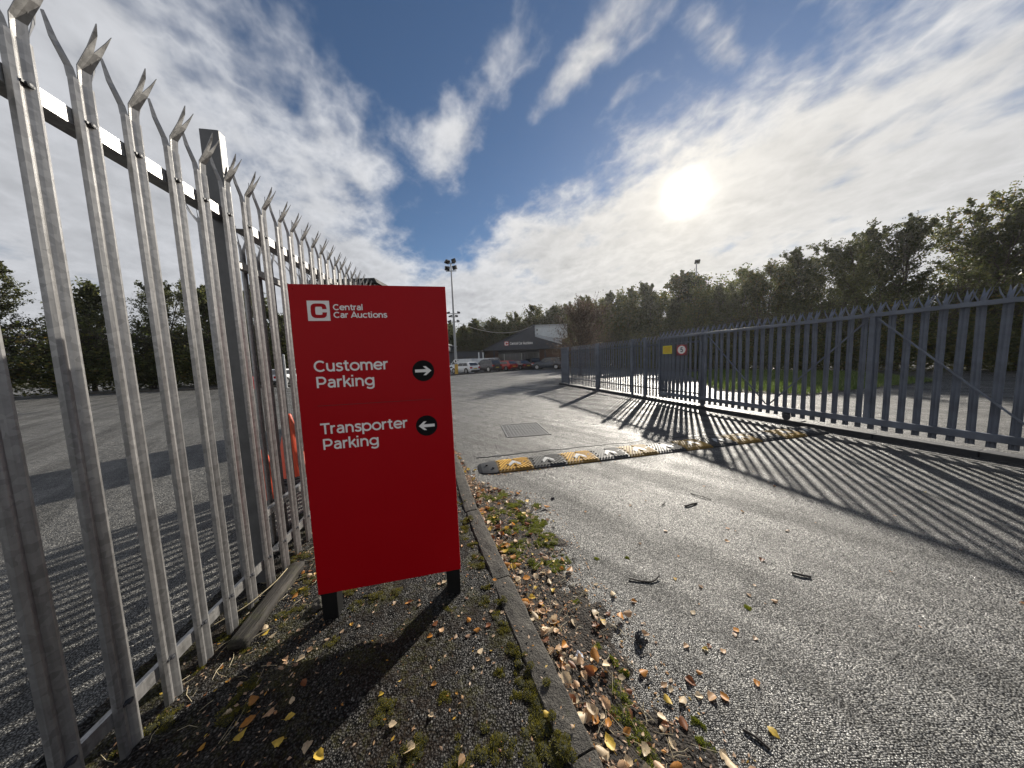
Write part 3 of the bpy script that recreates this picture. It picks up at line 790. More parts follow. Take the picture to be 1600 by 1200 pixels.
a_, b_ = Vector((-1.595, 1.93, 0)), Vector((-1.475, 1.34, 0))
tb = put('timber_edging', rough_beam('timber_edging', (a_ - b_).length, 0.085, 0.07, MAT['timber'], 2.0), None, (*((a_ + b_) / 2)[:2], 0.018), (0, 0, math.atan2(b_.y - a_.y, b_.x - a_.x)))
tag(tb, 'weathered timber baulk lying along the foot of the galvanised fence', 'timber')
st = MB().tube(catmull([(-1.665, 1.42, .075), (-1.60, 1.52, .078), (-1.575, 1.62, .082), (-1.575, 1.72, .078), (-1.60, 1.84, .07)], 6), 0.0022, 5)
tag(st.build('straw_stem', MAT['straw']), 'pale dry grass stem lying across the weathered timber', 'stem')

# ------------------------------------------------------------------ right-hand fence and sliding gate
P1 = Vector((5.78, 5.5, 0)); RD = Vector((-0.2557, 0.9667, 0)).normalized()
r_ang = math.atan2(RD.y, RD.x)
# local x along the fence (s), local +y towards the camera side (left of the run)
pl = tag(empty('fence_plinth', P1, r_ang), 'low dark concrete kerb running under the blue grey fence', 'kerb')
for k in range(-9, 13):
    x0 = k * 0.95
    if x0 + 0.94 > 11.6: break
    bevel(MB().box(x0, x0 + 0.942, -0.06 + random.uniform(-.006, .006), 0.11 + random.uniform(-.006, .006), -0.2, 0.025 + random.uniform(-.008, .008)).build('kerb_block', MAT['stone_dark'], pl), 0.012)
rf = tag(empty('boundary_fence', P1, r_ang), 'blue grey steel palisade fence left of the yellow notice', 'fence')
pmr = pale_mesh('pale', 2.02, MAT['blue_steel'], w=0.076)
for i in range(0, 58):
    s2 = 2.2 + i * 0.145
    if s2 > 10.15: break
    put('pale', pmr, rf, (s2, -0.018, 0.06 + random.uniform(-.01, .01)), (random.uniform(-.006, .006), random.gauss(0, .009), random.uniform(-.07, .07)))
for a, b in ((2.16, 4.33), (4.39, 7.25), (7.36, 10.15)):
    for z in (0.34, 1.78):
        MB().box(a, b, -0.012, -0.006, z - .025, z + .025).box(a, b, -0.006, 0.04, z + .019, z + .025).build('rail', MAT['blue_steel'], rf)
for s2 in (2.16, 4.36, 5.0, 7.24, 7.40, 10.2):
    bevel(MB().box(s2 - 0.04, s2 + 0.04, 0.0415, 0.11, -0.2, 2.05).build('post', MAT['blue_steel'], rf), 0.004)
# close-boarded end panel
ep = tag(empty('close_boarded_panel', P1 + RD * 10.25, r_ang - 0.10), 'solid blue grey panel at the far end of the fence', 'panel')
for i in range(0, 16):
    put('pale', pmr, ep, (0.03 + i * 0.072, 0, 0.05 + random.uniform(-.006, .006)), (0, 0, math.pi + random.uniform(-.02, .02)))
for z in (0.3, 1.72):
    MB().box(0, 1.18, -0.06, -0.015, z - .025, z + .025).build('rail', MAT['blue_steel'], ep)
bevel(MB().box(1.16, 1.24, -0.05, 0.03, -0.2, 2.05).build('post', MAT['blue_steel'], ep), 0.004)
# gate
gt = tag(empty('sliding_gate', P1 + Vector((-0.16, -0.04, 0)), r_ang), 'tall blue grey sliding palisade gate carrying the speed limit sign', 'gate')
pmg = pale_mesh('pale', 2.08, MAT['blue_steel'], w=0.076)
G0, G1 = -4.6, 3.60
for i in range(0, 56):
    s2 = G1 - 0.04 - i * 0.150
    if s2 < G0: break
    put('pale', pmg, gt, (s2, -0.035, 0.10 + random.uniform(-.006, .006)), (random.uniform(-.005, .005), random.gauss(0, .006), random.uniform(-.06, .06)))
for z, h in ((0.235, 0.10), (1.96, 0.06)):
    bevel(MB().box(G0, G1 + .03, -0.026, 0.024, z - h / 2, z + h / 2).build('gate_rail', MAT['blue_steel'], gt), 0.004)
for s2 in (G1, 2.02, -0.9, -3.8):
    bevel(MB().box(s2 - .03, s2 + .03, -0.024, 0.022, 0.287, 1.928).build('gate_stile', MAT['blue_steel'], gt), 0.003)
for a, b, z0, z1 in ((1.97, 0.58, 1.90, 0.31), (-0.85, 0.52, 1.90, 0.31), (-0.95, -2.32, 1.90, 0.31), (-3.75, -2.38, 1.90, 0.31)):
    MB().bar((a, 0.0, z0), (b, 0.0, z1), 0.02, 0.018, (0, 1, 0)).build('diagonal_brace', MAT['blue_steel'], gt)
for s2 in (0.2, -3.2):
    w_ = MB().lathe([(0.05, -.02), (0.065, -.015), (0.065, .015), (0.05, .02)], 16, 'y', Matrix.Translation((s2, 0, 0.095)))
    wh = w_.build('gate_wheel', MAT['dark_steel'], gt)
    MB().box(s2 - .05, s2 + .05, -.035, -.025, .09, .184).build('wheel_bracket', MAT['dark_steel'], wh)
tr_ = MB().box(G0 - 2, G1, -0.012, 0.012, 0.026, 0.036).build('gate_track', MAT['iron'], gt)
# notices hung on the gate
g2w = Matrix.Translation(gt.location) @ Matrix.Rotation(r_ang + math.pi, 4, 'Z')
def on_gate(s2): return gt.location + RD * s2 + Vector((-RD.y, RD.x, 0)) * 0.028
yn = tag(empty('notice_board', on_gate(3.26) + Vector((0, 0, 1.59)), r_ang + math.pi), 'square yellow notice hung on the gate left of the speed sign', 'sign')
bevel(MB().box(-.175, .175, -.004, 0.0, -.125, .125).build('notice_sheet', MAT['yellow_sign'], yn), 0.001)
for k in range(6):
    wv = random.uniform(.10, .145)
    MB().box(-wv, wv, -.0055, -.0045, .075 - k * .03, .082 - k * .03).build('printed_line', MAT['red_print'], yn)
sp = tag(empty('speed_limit_sign', on_gate(2.74) + Vector((0, 0, 1.57)), r_ang + math.pi), 'round white speed sign reading 5 with red ring on the gate', 'sign')
bevel(MB().box(-.19, .19, -.004, 0.0, -.165, .145).build('backing_board', MAT['dull_red'], sp), 0.001)
disc(MB(), 0, 0.0, .165, -.0055, 40, .86).build('red_ring', MAT['bright_red'], sp)
disc(MB(), 0, 0.0, .135, -.0070, 40, .86).build('white_face', MAT['white_vinyl'], sp)
text_mesh('5', -.045, -.062, .09, .125, -.0085, .075).build('numeral', MAT['navy'], sp)

# ------------------------------------------------------------------ speed hump
HA = Vector((-0.47, 3.640, ROAD)); HD = Vector((5.46, 1.16, 0)).normalized()
h_ang = math.atan2(HD.y, HD.x)
hump = tag(empty('speed_hump', HA, h_ang), 'black and yellow rubber speed hump bolted across the road', 'speed hump')
HDEP, HH = 0.45, 0.041
def hz(t):                                   # height over the depth, t 0..1 from the front
    return HH * max(0.0, math.sin(math.pi * min(max(t * 0.94 + 0.03, 0), 1))) ** 0.5
def hump_module(L, mat, name, cap=False):
    m = MB(); n = 12; nx = 6 if cap else 1
    rows = []
    for j in range(nx + 1):
        x = L * j / nx
        k = 1.0 if not cap else math.sqrt(max(0.0, 1 - (1 - j / nx) ** 2.2)) * 0.88 + 0.12
        ins = 0.0 if not cap else 0.10 * (1 - k)
        rows.append([(x, ins + (HDEP - 2 * ins) * i / n, 0.004 + hz(i / n) * (k if cap else 1)) for i in range(n + 1)])
    w_ = n + 1
    vs_ = [v for r_ in rows for v in r_]
    fs_ = [(j * w_ + i, (j + 1) * w_ + i, (j + 1) * w_ + i + 1, j * w_ + i + 1) for j in range(nx) for i in range(n)]
    base = len(vs_)
    vs_ += [(x[0][0], x[0][1], -0.01) for x in rows] + [(x[-1][0], x[-1][1], -0.01) for x in rows]
    for j in range(nx):
        fs_ += [(base + j, base + j + 1, (j + 1) * w_, j * w_), (j * w_ + n, (j + 1) * w_ + n, base + nx + 1 + j + 1, base + nx + 1 + j)]
    fs_ += [tuple([base] + [i for i in range(w_)] + [base + nx + 1])]
    fs_ += [tuple([base + nx] + [nx * w_ + i for i in range(w_)] + [base + 2 * nx + 1])[::-1]]
    m.add(vs_, fs_)
    return m.mesh(name, mat, False)
def hump_tread(L, mat):
    m = MB()
    for side in (0, 1):
        for k in range(-8, 12):
            x0 = k * 0.047
            run = []
            for i in range(10):
                t = 0.06 + 0.80 * i / 9
                x = x0 + t * 0.30
                if side: x = L - x
                ok = (0.014 < x < L / 2 - 0.002) if not side else (L / 2 + 0.002 < x < L - 0.014)
                q = (x, t * HDEP, hz(t) + 0.009) if ok else None
                if q is not None: run.append(q)
                if q is None or i == 9:
                    for a, b in zip(run, run[1:]): m.bar(a, b, 0.021, 0.016)
                    run = []
    return m.mesh('tread', mat, False)
MAT['hump_groove'] = simple('groove_shade_yellow_rubber', (0.16, 0.095, 0.016), 0.7, var=0.4, scale=12)  # yellow darkened: shade of the grooves between ribs put into the colour
mods = {'b': hump_module(0.494, MAT['rubber'], 'hump_module'), 'y': hump_module(0.494, MAT['hump_groove'], 'hump_module'), 'f': hump_module(0.494, MAT['hump_groove'], 'hump_module')}
treads = {'b': hump_tread(0.494, MAT['hump_black']), 'y': hump_tread(0.494, MAT['hump_yellow']), 'f': hump_tread(0.494, MAT['hump_faded'])}
capm = hump_module(0.26, MAT['rubber'], 'end_cap', True)
am = MB()
def hp(x, t, dz_=0.0185): return (x, t * HDEP, hz(t) + dz_)
for q in (-1, 1):
    am.add([hp(0, .40), hp(0, .62), hp(q * .045, .46), hp(q * .085, .34), hp(q * .085, .18), hp(q * .045, .28)], [(0, 1, 2, 5), (5, 2, 3, 4)] if q < 0 else [(5, 2, 1, 0), (4, 3, 2, 5)])
arr = am.mesh('arrow', MAT['reflector'])
hb = MB().lathe([(.017, -.002), (.017, .0185), (.012, .0195)], 12).mesh('bolt_hole', MAT['lamp_black'])
put('end_cap', capm, hump, (0, 0, 0))
x = 0.262
for k, c in enumerate('ybybfbfbfbfb'):
    mo = put('hump_module', mods[c], hump, (x, 0, random.uniform(-.002, .002)))
    put('tread', treads[c], mo)
    put('arrow', arr, mo, (0.247, 0, 0))
    for bx, bt in ((.14, .30), (.40, .42)): put('bolt_hole', hb, mo, (bx, bt * HDEP, hz(bt)))
    x += 0.5
for bx, bt in ((.12, .5), (.2, .25)): put('bolt_hole', hb, hump, (bx, bt * HDEP, hz(bt) * .95))

# seam of old sealant behind the hump, and the drain cover
def ragged_strip(name, a, b, w, z, mat, n=120, seed=0.0):
    a, b = Vector(a), Vector(b); d = (b - a).normalized(); nn = Vector((-d.y, d.x))
    vs_ = []; fs_ = []
    for i in range(n + 1):
        p = a + (b - a) * i / n
        o1 = 0.03 * fbm(p.x, p.y, 3.0, seed); w1_ = w * (0.25 + max(0, 0.9 + 1.1 * fbm(p.x, p.y, 9.0, seed + 3)))
        for q in (o1 - w1_ / 2, o1 + w1_ / 2):
            v = p + nn * q; vs_.append((v.x, v.y, z))
        for q in (o1 + w1_ / 2, o1 - w1_ / 2):
            v = p + nn * q; vs_.append((v.x, v.y, z - 0.012))
    for i in range(n):
        for k in range(4): fs_.append((i * 4 + k, i * 4 + (k + 1) % 4, i * 4 + 4 + (k + 1) % 4, i * 4 + 4 + k))
    return MB().add(vs_, fs_).mesh(name, mat)
tag(put('sealant_seam', ragged_strip('sealant_seam', (-0.6, 4.33), (2.3, 4.93), 0.028, ROAD + 0.006, MAT['rubber'])), 'ragged dark sealant seam in the road behind the speed hump', 'seam')
tag(put('sealant_seam', ragged_strip('sealant_seam', (2.7, 5.0), (4.9, 5.35), 0.05, ROAD + 0.006, MAT['rubber'], seed=4.4)), 'broken dark sealant seam in the fence shadow beyond the hump', 'seam')
mh = tag(empty('manhole_cover', (0.225, 6.04, ROAD), R(9)), 'two leaf cast iron manhole cover set in the road', 'manhole cover')
mh.rotation_euler = (0, 0, R(9))
for (x0, x1, y0, y1) in ((-.45, .45, -.56, -.52), (-.45, .45, .52, .56), (-.45, -.41, -.519, .519), (.41, .45, -.519, .519)):
    MB().box(x0, x1, y0, y1, -.02, .010).build('frame', MAT['iron'], mh)
for (y0, y1) in ((-.505, -.006), (.006, .505)):
    pz = MB().box(-.40, .40, y0, y1, -.02, .007)
    for i in range(12):
        for j in range(7):
            pz.box(-.385 + i * .065, -.385 + i * .065 + .04, y0 + .02 + j * .066, y0 + .06 + j * .066, .007, .0105)
    pz.build('cover_plate', MAT['iron'], mh)

# ------------------------------------------------------------------ auction building
BY0 = 52.0
bd = tag(empty('auction_building', (2.0, BY0, ROAD)), 'dark gabled auction building with illuminated style lettering and white upper block', 'building')
bd['label'] = 'dark gabled auction building with white lettering and a white upper block'
ox = 2.0
def bx_(x): return x - ox
gz = 0.07
front = [(bx_(-4.95), 3.30 + gz), (bx_(9.1), 3.25 + gz), (bx_(9.1), 4.05 + gz), (bx_(4.5), 5.55 + gz), (bx_(4.5), 7.62 + gz), (bx_(-4.95), 3.46 + gz)]
MB().prism(front, 0, 0.30).build('gable_fascia', MAT['clad'], bd)
MB().add([(bx_(-5.2), -.25, 3.36 + gz), (bx_(4.5), -.25, 7.72 + gz), (bx_(4.5), 14, 7.72 + gz), (bx_(-5.2), 14, 3.36 + gz),
          (bx_(-5.2), -.25, 3.46 + gz), (bx_(4.5), -.25, 7.84 + gz), (bx_(4.5), 14, 7.84 + gz), (bx_(-5.2), 14, 3.46 + gz)],
         [(0, 1, 2, 3), (7, 6, 5, 4), (0, 4, 5, 1), (1, 5, 6, 2), (2, 6, 7, 3), (3, 7, 4, 0)]).build('roof', MAT['clad'], bd)
up_ = MB().box(bx_(4.52), bx_(10.5), 0.4, 9, 5.2 + gz, 7.48 + gz).build('upper_block', MAT['white_clad'], bd)
MB().box(bx_(4.40), bx_(10.7), 0.2, 9.2, 7.485 + gz, 7.68 + gz).build('coping', MAT['roof_metal'], up_)
MB().box(bx_(4.85), bx_(5.05), 0.33, 0.395, 6.6 + gz, 6.95 + gz).build('wall_lamp', MAT['lamp_black'], up_)
MB().box(bx_(4.85), bx_(5.10), 0.33, 0.395, 6.0 + gz, 6.12 + gz).build('wall_vent', MAT['lamp_black'], up_)
MB().add([(bx_(4.5), -.15, 5.56 + gz), (bx_(9.4), -.15, 3.98 + gz), (bx_(9.4), .39, 4.25 + gz), (bx_(4.5), .39, 5.95 + gz),
          (bx_(4.5), -.15, 5.66 + gz), (bx_(9.4), -.15, 4.08 + gz), (bx_(9.4), .39, 4.95 + gz), (bx_(4.5), .39, 6.05 + gz)],
         [(3, 2, 1, 0), (4, 5, 6, 7), (0, 1, 5, 4), (1, 2, 6, 5), (2, 3, 7, 6), (3, 0, 4, 7)]).build('lean_to_roof', MAT['roof_metal'], bd)
MB().box(bx_(-4.9), bx_(-2.4), 1.5, 12, 0, 3.29 + gz).build('wall', MAT['brick'], bd)
MB().box(bx_(5.4), bx_(11.5), 1.5, 12, 0, 3.24 + gz).build('wall', MAT['brick'], bd)
MB().box(bx_(9.12), bx_(11.8), 0.2, 12, 3.25 + gz, 3.9 + gz).build('fascia_return', MAT['clad'], bd)
MB().box(bx_(-2.39), bx_(5.39), 1.9, 2.1, 2.75, 3.29 + gz).build('lintel', MAT['clad'], bd)
MB().box(bx_(-2.39), bx_(5.39), 4.0, 4.2, 0, 3.29 + gz).build('inner_wall', MAT['clad'], bd)
for k in range(7):
    x0 = bx_(-2.35) + k * 1.105
    w_ = MB().box(x0, x0 + 1.02, 1.92, 1.96, 0.25, 2.74).build('shop_window', MAT['shop_glass'], bd)
    MB().box(x0 + 1.025, x0 + 1.10, 1.88, 2.0, 0.0, 2.745).build('mullion', MAT['roof_metal'] if k % 3 == 0 else MAT['clad'], w_)
MB().box(bx_(-2.39), bx_(5.39), 1.9, 2.05, 0.0, 0.245).build('stall_riser', MAT['brick'], bd)
for x0 in (-3.2, 2.4, 6.2): MB().box(bx_(x0), bx_(x0 + .22), .1, .32, 0, 3.29).build('column', MAT['clad'], bd)
ls = MB().box(bx_(-1.15), bx_(-.35), -.06, -.005, 4.08 + gz, 4.88 + gz).build('logo_square', MAT['bright_red'], bd)
logo_c(0.95, bx_(-.75), 4.48 + gz, -.075).build('logo_letter', MAT['white_vinyl'], ls)
text_mesh('Central Car Auctions', bx_(-.12), 4.24 + gz, 4.15, .46, -.03, .075).build('lettering', MAT['white_vinyl'], bd)

# low dark shed left of it
sh = tag(empty('storage_shed', (-9.5, 50, ROAD)), 'low dark shed left of the gabled building, behind the floodlight mast', 'shed')
MB().box(-5.5, 4.3, 0, 8, 0, 3.2).build('wall', MAT['clad'], sh)
MB().box(-5.7, 4.4, -.3, 8.2, 3.2, 3.42).build('roof', MAT['hut_roof'], sh)
MB().box(-5.5, -1.6, -.25, 7.9, 3.421, 4.55).build('upper_wall', MAT['clad'], sh)
MB().box(-5.7, -1.4, -.4, 8.0, 4.551, 4.72).build('roof', MAT['roof_metal'], sh)
for x0 in (-1.0, 1.6):
    MB().box(x0, x0 + 2.0, -.05, -.005, .05, 2.5).build('roller_door', MAT['dark_steel'], sh)
MB().box(-4.8, -4.4, -.32, -.255, 3.7, 4.0).build('wall_lamp', MAT['head'], sh)

# brown hut whose roof shows over the red sign
ht = tag(empty('gate_hut', (-3.25, 7.2, ROAD)), 'brown flat roofed hut showing just above the red sign', 'hut')
for k in range(9):
    MB().box(-1.52 + k * .17, -1.36 + k * .17, 0, 0.03, 0, 3.52).build('board', MAT['hut'], ht)
MB().box(-1.50, -.02, .031, 1.6, 0, 3.52).build('wall', MAT['hut'], ht)
MB().add([(-1.62, -.12, 3.525), (.04, -.12, 3.525), (.10, 1.7, 3.525), (-1.62, 1.7, 3.525), (-1.62, -.12, 3.64), (-.02, -.12, 3.64), (.04, 1.7, 3.64), (-1.62, 1.7, 3.64)],
         [(3, 2, 1, 0), (4, 5, 6, 7), (0, 1, 5, 4), (1, 2, 6, 5), (2, 3, 7, 6), (3, 0, 4, 7)]).build('roof', MAT['hut_roof'], ht)

# ------------------------------------------------------------------ floodlight masts
def flood(par, x, y, z, rz, tilt, s_=0.5):
    m = Matrix.Translation((x, y, z)) @ Matrix.Rotation(rz, 4, 'Z') @ Matrix.Rotation(tilt, 4, 'X')
    l = MB().box(-s_ / 2, s_ / 2, -.10, .10, -s_ * .42, s_ * .42, m).build('floodlight', MAT['lamp_black'], par)
    MB().box(-s_ * .42, s_ * .42, -.115, -.102, -s_ * .34, s_ * .34, m).build('lamp_glass', MAT['glass'], l)
    return l
ms = tag(empty('floodlight_mast', (-6.75, 34.6, ROAD)), 'tall floodlight mast with yellow foot, cameras halfway up and four lamps', 'lamp post')
MB().tube([(0, 0, 0), (0, 0, 6), (0, 0, 13.3)], [.17, .13, .075], 12).build('mast_pole', MAT['mast'], ms)
MB().tube([(0, 0, 0), (0, 0, 1.25)], .21, 12).build('yellow_foot', MAT['yellow_paint'], ms)
MB().box(-.62, .62, -.04, .04, 12.3, 12.38).build('cross_arm', MAT['lamp_black'], ms)
MB().box(-.5, .5, -.04, .04, 13.2, 13.28).build('cross_arm', MAT['lamp_black'], ms)
for x_, z_, rz_, tl in ((-.46, 12.66, .5, .5), (.42, 12.72, -.5, .4), (-.42, 13.42, .9, 1.0), (.34, 13.5, -.7, .3)): flood(ms, x_, 0, z_, rz_, tl, .56)
for z_, ex in ((7.35, .62), (6.95, .35), (6.35, .50)):
    MB().box(-ex, ex, -.03, .03, z_ - .03, z_ + .03).build('camera_bracket', MAT['lamp_black'], ms)
    for s2 in (-1, 1):
        m = Matrix.Translation((s2 * ex, -.05, z_ + .12)) @ Matrix.Rotation(s2 * .6, 4, 'Z') @ Matrix.Rotation(.35, 4, 'X')
        MB().box(-.10, .10, -.26, .2, -.09, .09, m).build('camera', MAT['lamp_black'], ms)
ts = disc(MB(), 0, 0, .25, 0, 24).build('round_sign', MAT['white_vinyl'], ms, (0, -.20, 1.62))
disc(MB(), 0, 0, .09, -.006, 20, 1.6).build('sign_print', MAT['dark_steel'], ts)
m2 = tag(empty('floodlight_mast', (26.0, 40.0, ROAD)), 'distant twin lamp mast rising out of the trees below the sun', 'lamp post')
MB().tube([(0, 0, 0), (0, 0, 7), (0, 0, 13.9)], [.16, .12, .07], 10).build('mast_pole', MAT['mast'], m2)
MB().box(-1.05, .1, -.04, .04, 12.2, 12.28).build('cross_arm', MAT['mast'], m2)
flood(m2, -.8, 0, 12.5, .3, .9, .62); flood(m2, .12, 0, 14.1, -.3, .6, .62)
pts = [Vector((-6.7, 34.6, 6.4)).lerp(Vector((4.2, 52.0, 7.55)), t / 24) - Vector((0, 0, 1.35 * 4 * (t / 24) * (1 - t / 24))) for t in range(25)]
tag(MB().tube(pts, .028, 5).build('overhead_cable', MAT['cable']), 'slack pale cable strung from the floodlight mast to the gabled roof', 'cable')

# kerb of the car park
ck = tag(empty('car_park_kerb'), kind='structure')
k0 = Vector((-8.4, 30.5, 0)); kd = Vector((0.695, 0.719, 0)).normalized()
for i in range(18):
    p = k0 + kd * (i * 1.0)
    MB().box(0, .985, 0, .16, -.12, .055).build('kerb_stone', MAT['stone_dark'], ck, (p.x, p.y, 0.0), math.atan2(kd.y, kd.x))

# ------------------------------------------------------------------ cars
def make_car(name, label, paint, loc, rz, kind='hatch', group=None):
    P = dict(hatch=dict(L=4.25, W=1.78, H=1.47, belt=.93, hood=.92, ws=.95, rs=.15, re=-1.55, rb=-2.05, cl=.17),
             sedan=dict(L=4.7, W=1.82, H=1.43, belt=.92, hood=.90, ws=.95, rs=.20, re=-1.05, rb=-1.75, cl=.16),
             suv=dict(L=4.55, W=1.88, H=1.70, belt=1.08, hood=1.06, ws=1.05, rs=.35, re=-1.75, rb=-2.18, cl=.24),
             van=dict(L=5.0, W=1.95, H=1.98, belt=1.15, hood=1.12, ws=1.75, rs=1.05, re=-2.38, rb=-2.48, cl=.22))[kind]
    L, W, H = P['L'], P['W'], P['H']; hw = W / 2; cl = P['cl']
    c = empty(name, loc, rz); tag(c, label, 'van' if kind == 'van' else 'car', group)
    wx = (L * .5 - .88, -L * .5 + .82); wr = .33 if kind in ('hatch', 'sedan') else .37
    st_ = [(-L / 2, .38, P['belt'] - .22, .80), (-L / 2 + .06, cl + .08, P['belt'] - .06, .90), (-L / 2 + .3, cl, P['belt'] + .02, .975), (P['rb'], cl, P['belt'] + .02, .985) if P['rb'] > -L / 2 + .35 else (-L / 2 + .4, cl, P['belt'] + .02, .98),
           (-.6, cl, P['belt'], 1.0), (.4, cl, P['belt'] - .01, 1.0), (P['ws'], cl, P['hood'], .99), (L / 2 - .55, cl, P['hood'] - .10, .96), (L / 2 - .15, cl + .04, P['hood'] - .22, .87), (L / 2, .36, P['hood'] - .38, .72)]
    rows = []
    for x_, zl, zh, k in st_:
        y = hw * k; dz_ = zh - zl
        half = [(y * .86, zl), (y * .985, zl + dz_ * .18), (y, zl + dz_ * .5), (y * .985, zl + dz_ * .78), (y * .90, zh - .015), (y * .6, zh + .012)]
        rows.append([(x_, a, z) for a, z in half] + [(x_, -a, z) for a, z in half[::-1]])
    n = 12; vs_ = [v for r_ in rows for v in r_]; fs_ = []
    for i in range(len(rows) - 1):
        for k in range(n): fs_.append((i * n + k, i * n + (k + 1) % n, (i + 1) * n + (k + 1) % n, (i + 1) * n + k))
    fs_ += [tuple(range(n - 1, -1, -1)), tuple((len(rows) - 1) * n + k for k in range(n))]
    body = MB().add(vs_, fs_).build('body', paint, c)
    body.data.shade_smooth(); 
    md = body.modifiers.new('split', 'EDGE_SPLIT'); md.split_angle = R(38)
    zb = P['belt'] - .01; yl, yu = hw * .90, hw * (.74 if kind != 'van' else .86)
    def gp(x_, z, s2):                       # point on the side of the greenhouse
        t = (z - zb) / (H - zb); return (x_, s2 * (yl + (yu - yl) * t), z)
    q = [(P['ws'], zb), (P['rs'], H - .05), (P['rs'] - .35, H), (P['re'] + .3, H), (P['re'], H - .05), (P['rb'], zb)]
    vs_ = [gp(a, z, 1) for a, z in q] + [gp(a, z, -1) for a, z in q]; k = len(q)
    fs_ = [tuple(range(k)), tuple(range(2 * k - 1, k - 1, -1))] + [(i, i + k, (i + 1) % k + k, (i + 1) % k) for i in range(k)]
    MB().add(vs_, fs_).build('roof', paint, c)
    def lerp2(a, b, t): return (a[0] + (b[0] - a[0]) * t, a[1] + (b[1] - a[1]) * t)
    # screens
    for nm, a, b, sx in (('windscreen', q[0], q[1], 1), ('rear_window', q[5], q[4], -1)):
        if kind == 'van' and nm == 'rear_window': continue
        lo_, hi_ = lerp2(a, b, .10), lerp2(a, b, .93)
        p4 = [gp(lo_[0] + sx * .012, lo_[1], .92), gp(lo_[0] + sx * .012, lo_[1], -.92), gp(hi_[0] + sx * .012, hi_[1], -.90), gp(hi_[0] + sx * .012, hi_[1], .90)]
        p4b = [(v[0] - sx * .02, v[1], v[2]) for v in p4]
        MB().add(p4 + p4b, [(0, 1, 2, 3), (7, 6, 5, 4), (0, 4, 5, 1), (1, 5, 6, 2), (2, 6, 7, 3), (3, 7, 4, 0)]).build(nm, MAT['glass'], c)
    zt, zlw = H - .12, zb + .05
    def xf(z): a, b = q[0], q[1]; return a[0] + (b[0] - a[0]) * (z - a[1]) / (b[1] - a[1])
    def xr(z): a, b = q[5], q[4]; return a[0] + (b[0] - a[0]) * (z - a[1]) / (b[1] - a[1])
    cuts = [(0.0, .46), (.48, .86)] if kind != 'van' else [(0.0, .26)]
    for s2 in (-1, 1):
        for t0, t1 in cuts:
            pw = []
            for t, z in ((t0, zlw), (t1, zlw), (t1, zt), (t0, zt)):
                x_ = (xf(z) - .10) + ((xr(z) + .10) - (xf(z) - .10)) * t
                v = gp(x_, z, s2); pw.append((v[0], v[1] + s2 * .010, v[2]))
            pb = [(v[0], v[1] - s2 * .02, v[2]) for v in pw]
            MB().add(pw + pb, [(0, 1, 2, 3), (7, 6, 5, 4), (0, 4, 5, 1), (1, 5, 6, 2), (2, 6, 7, 3), (3, 7, 4, 0)]).build('side_window', MAT['glass'], c)
        mir = MB().box(P['ws'] - .35, P['ws'] - .18, s2 * hw * .98 if s2 > 0 else -hw * 1.12, s2 * hw * 1.12 if s2 > 0 else -hw * .98, zb + .05, zb + .20).build('mirror', paint, c)
        tl = MB().box(-L / 2 - .008, -L / 2 + .16, min(s2 * hw * .56, s2 * hw * .90), max(s2 * hw * .56, s2 * hw * .90), P['belt'] - .30, P['belt'] - .10).build('tail_lamp', MAT['tail'], c)
        hl = MB().box(L / 2 - .30, L / 2 - .02, min(s2 * hw * .50, s2 * hw * .84), max(s2 * hw * .50, s2 * hw * .84), P['hood'] - .36, P['hood'] - .21).build('head_lamp', MAT['head'], c)
        for x_ in wx:
            T = Matrix.Translation((x_, s2 * (hw - .10), wr))
            w_ = MB().lathe([(wr * .55, -.105), (wr * .95, -.105), (wr, -.07), (wr, .07), (wr * .95, .105), (wr * .55, .105)], 20, 'y', T).build('wheel', MAT['tyre'], c)
            MB().lathe([(wr * .66, -.112), (wr * .66, .112)], 16, 'y', T).build('rim', MAT['rim'], w_)
            MB().lathe([(wr * 1.14, -.093), (wr * 1.14, .093)], 20, 'y', Matrix.Translation((x_, s2 * (hw - .088), wr + .02))).build('wheel_arch', MAT['tyre'], c)
    MB().box(-L / 2 - .03, -L / 2 + .05, -.26, .26, .56, .67).build('number_plate', MAT['plate_y'], c)
    MB().box(L / 2 - .05, L / 2 + .02, -.26, .26, .42, .53).build('number_plate', MAT['plate_w'], c)
    MB().box(-L / 2 - .02, -L / 2 + .3, -hw * .78, hw * .78, .24, .42).build('bumper', MAT['rubber'] if kind != 'van' else MAT['tyre'], c)
    MB().box(L / 2 - .30, L / 2 - .01, -hw * .60, hw * .60, .26, .50).build('grille', MAT['rubber'], c)
    if kind == 'suv':
        for s2 in (-1, 1): MB().box(P['re'] + .2, P['rs'] - .3, s2 * yu * .9 - .02, s2 * yu * .9 + .02, H + .002, H + .05).build('roof_rail', MAT['dark_steel'], c)
    return c
park = math.atan2(0.695, -0.719)
kn = Vector((-0.719, 0.695, 0))
def slot(s2, back): p = Vector((-6.95, 32.0, ROAD)) + kd * s2 + kn * back; return (p.x, p.y, ROAD)
GRP = 'cars in the customer car park'
make_car('parked_car', 'white hatchback parked beside the yellow footed mast', MAT['car_white'], slot(4.4, 3.2), park + .05, 'hatch', GRP)
make_car('parked_car', 'dark grey estate parked between the white and the red cars', MAT['car_grey'], slot(8.1, 3.0), park - .03, 'suv', GRP)
make_car('parked_car', 'bright red hatchback in the row before the gabled building', MAT['car_red'], slot(11.7, 3.2), park, 'hatch', GRP)
make_car('parked_car', 'dark maroon saloon parked right of the red hatchback', MAT['car_maroon'], slot(14.6, 2.6), park - .25, 'sedan', GRP)
make_car('parked_car', 'black people carrier close to the shop windows', MAT['car_black'], (3.2, 47.0, ROAD), park - .4, 'suv', GRP)
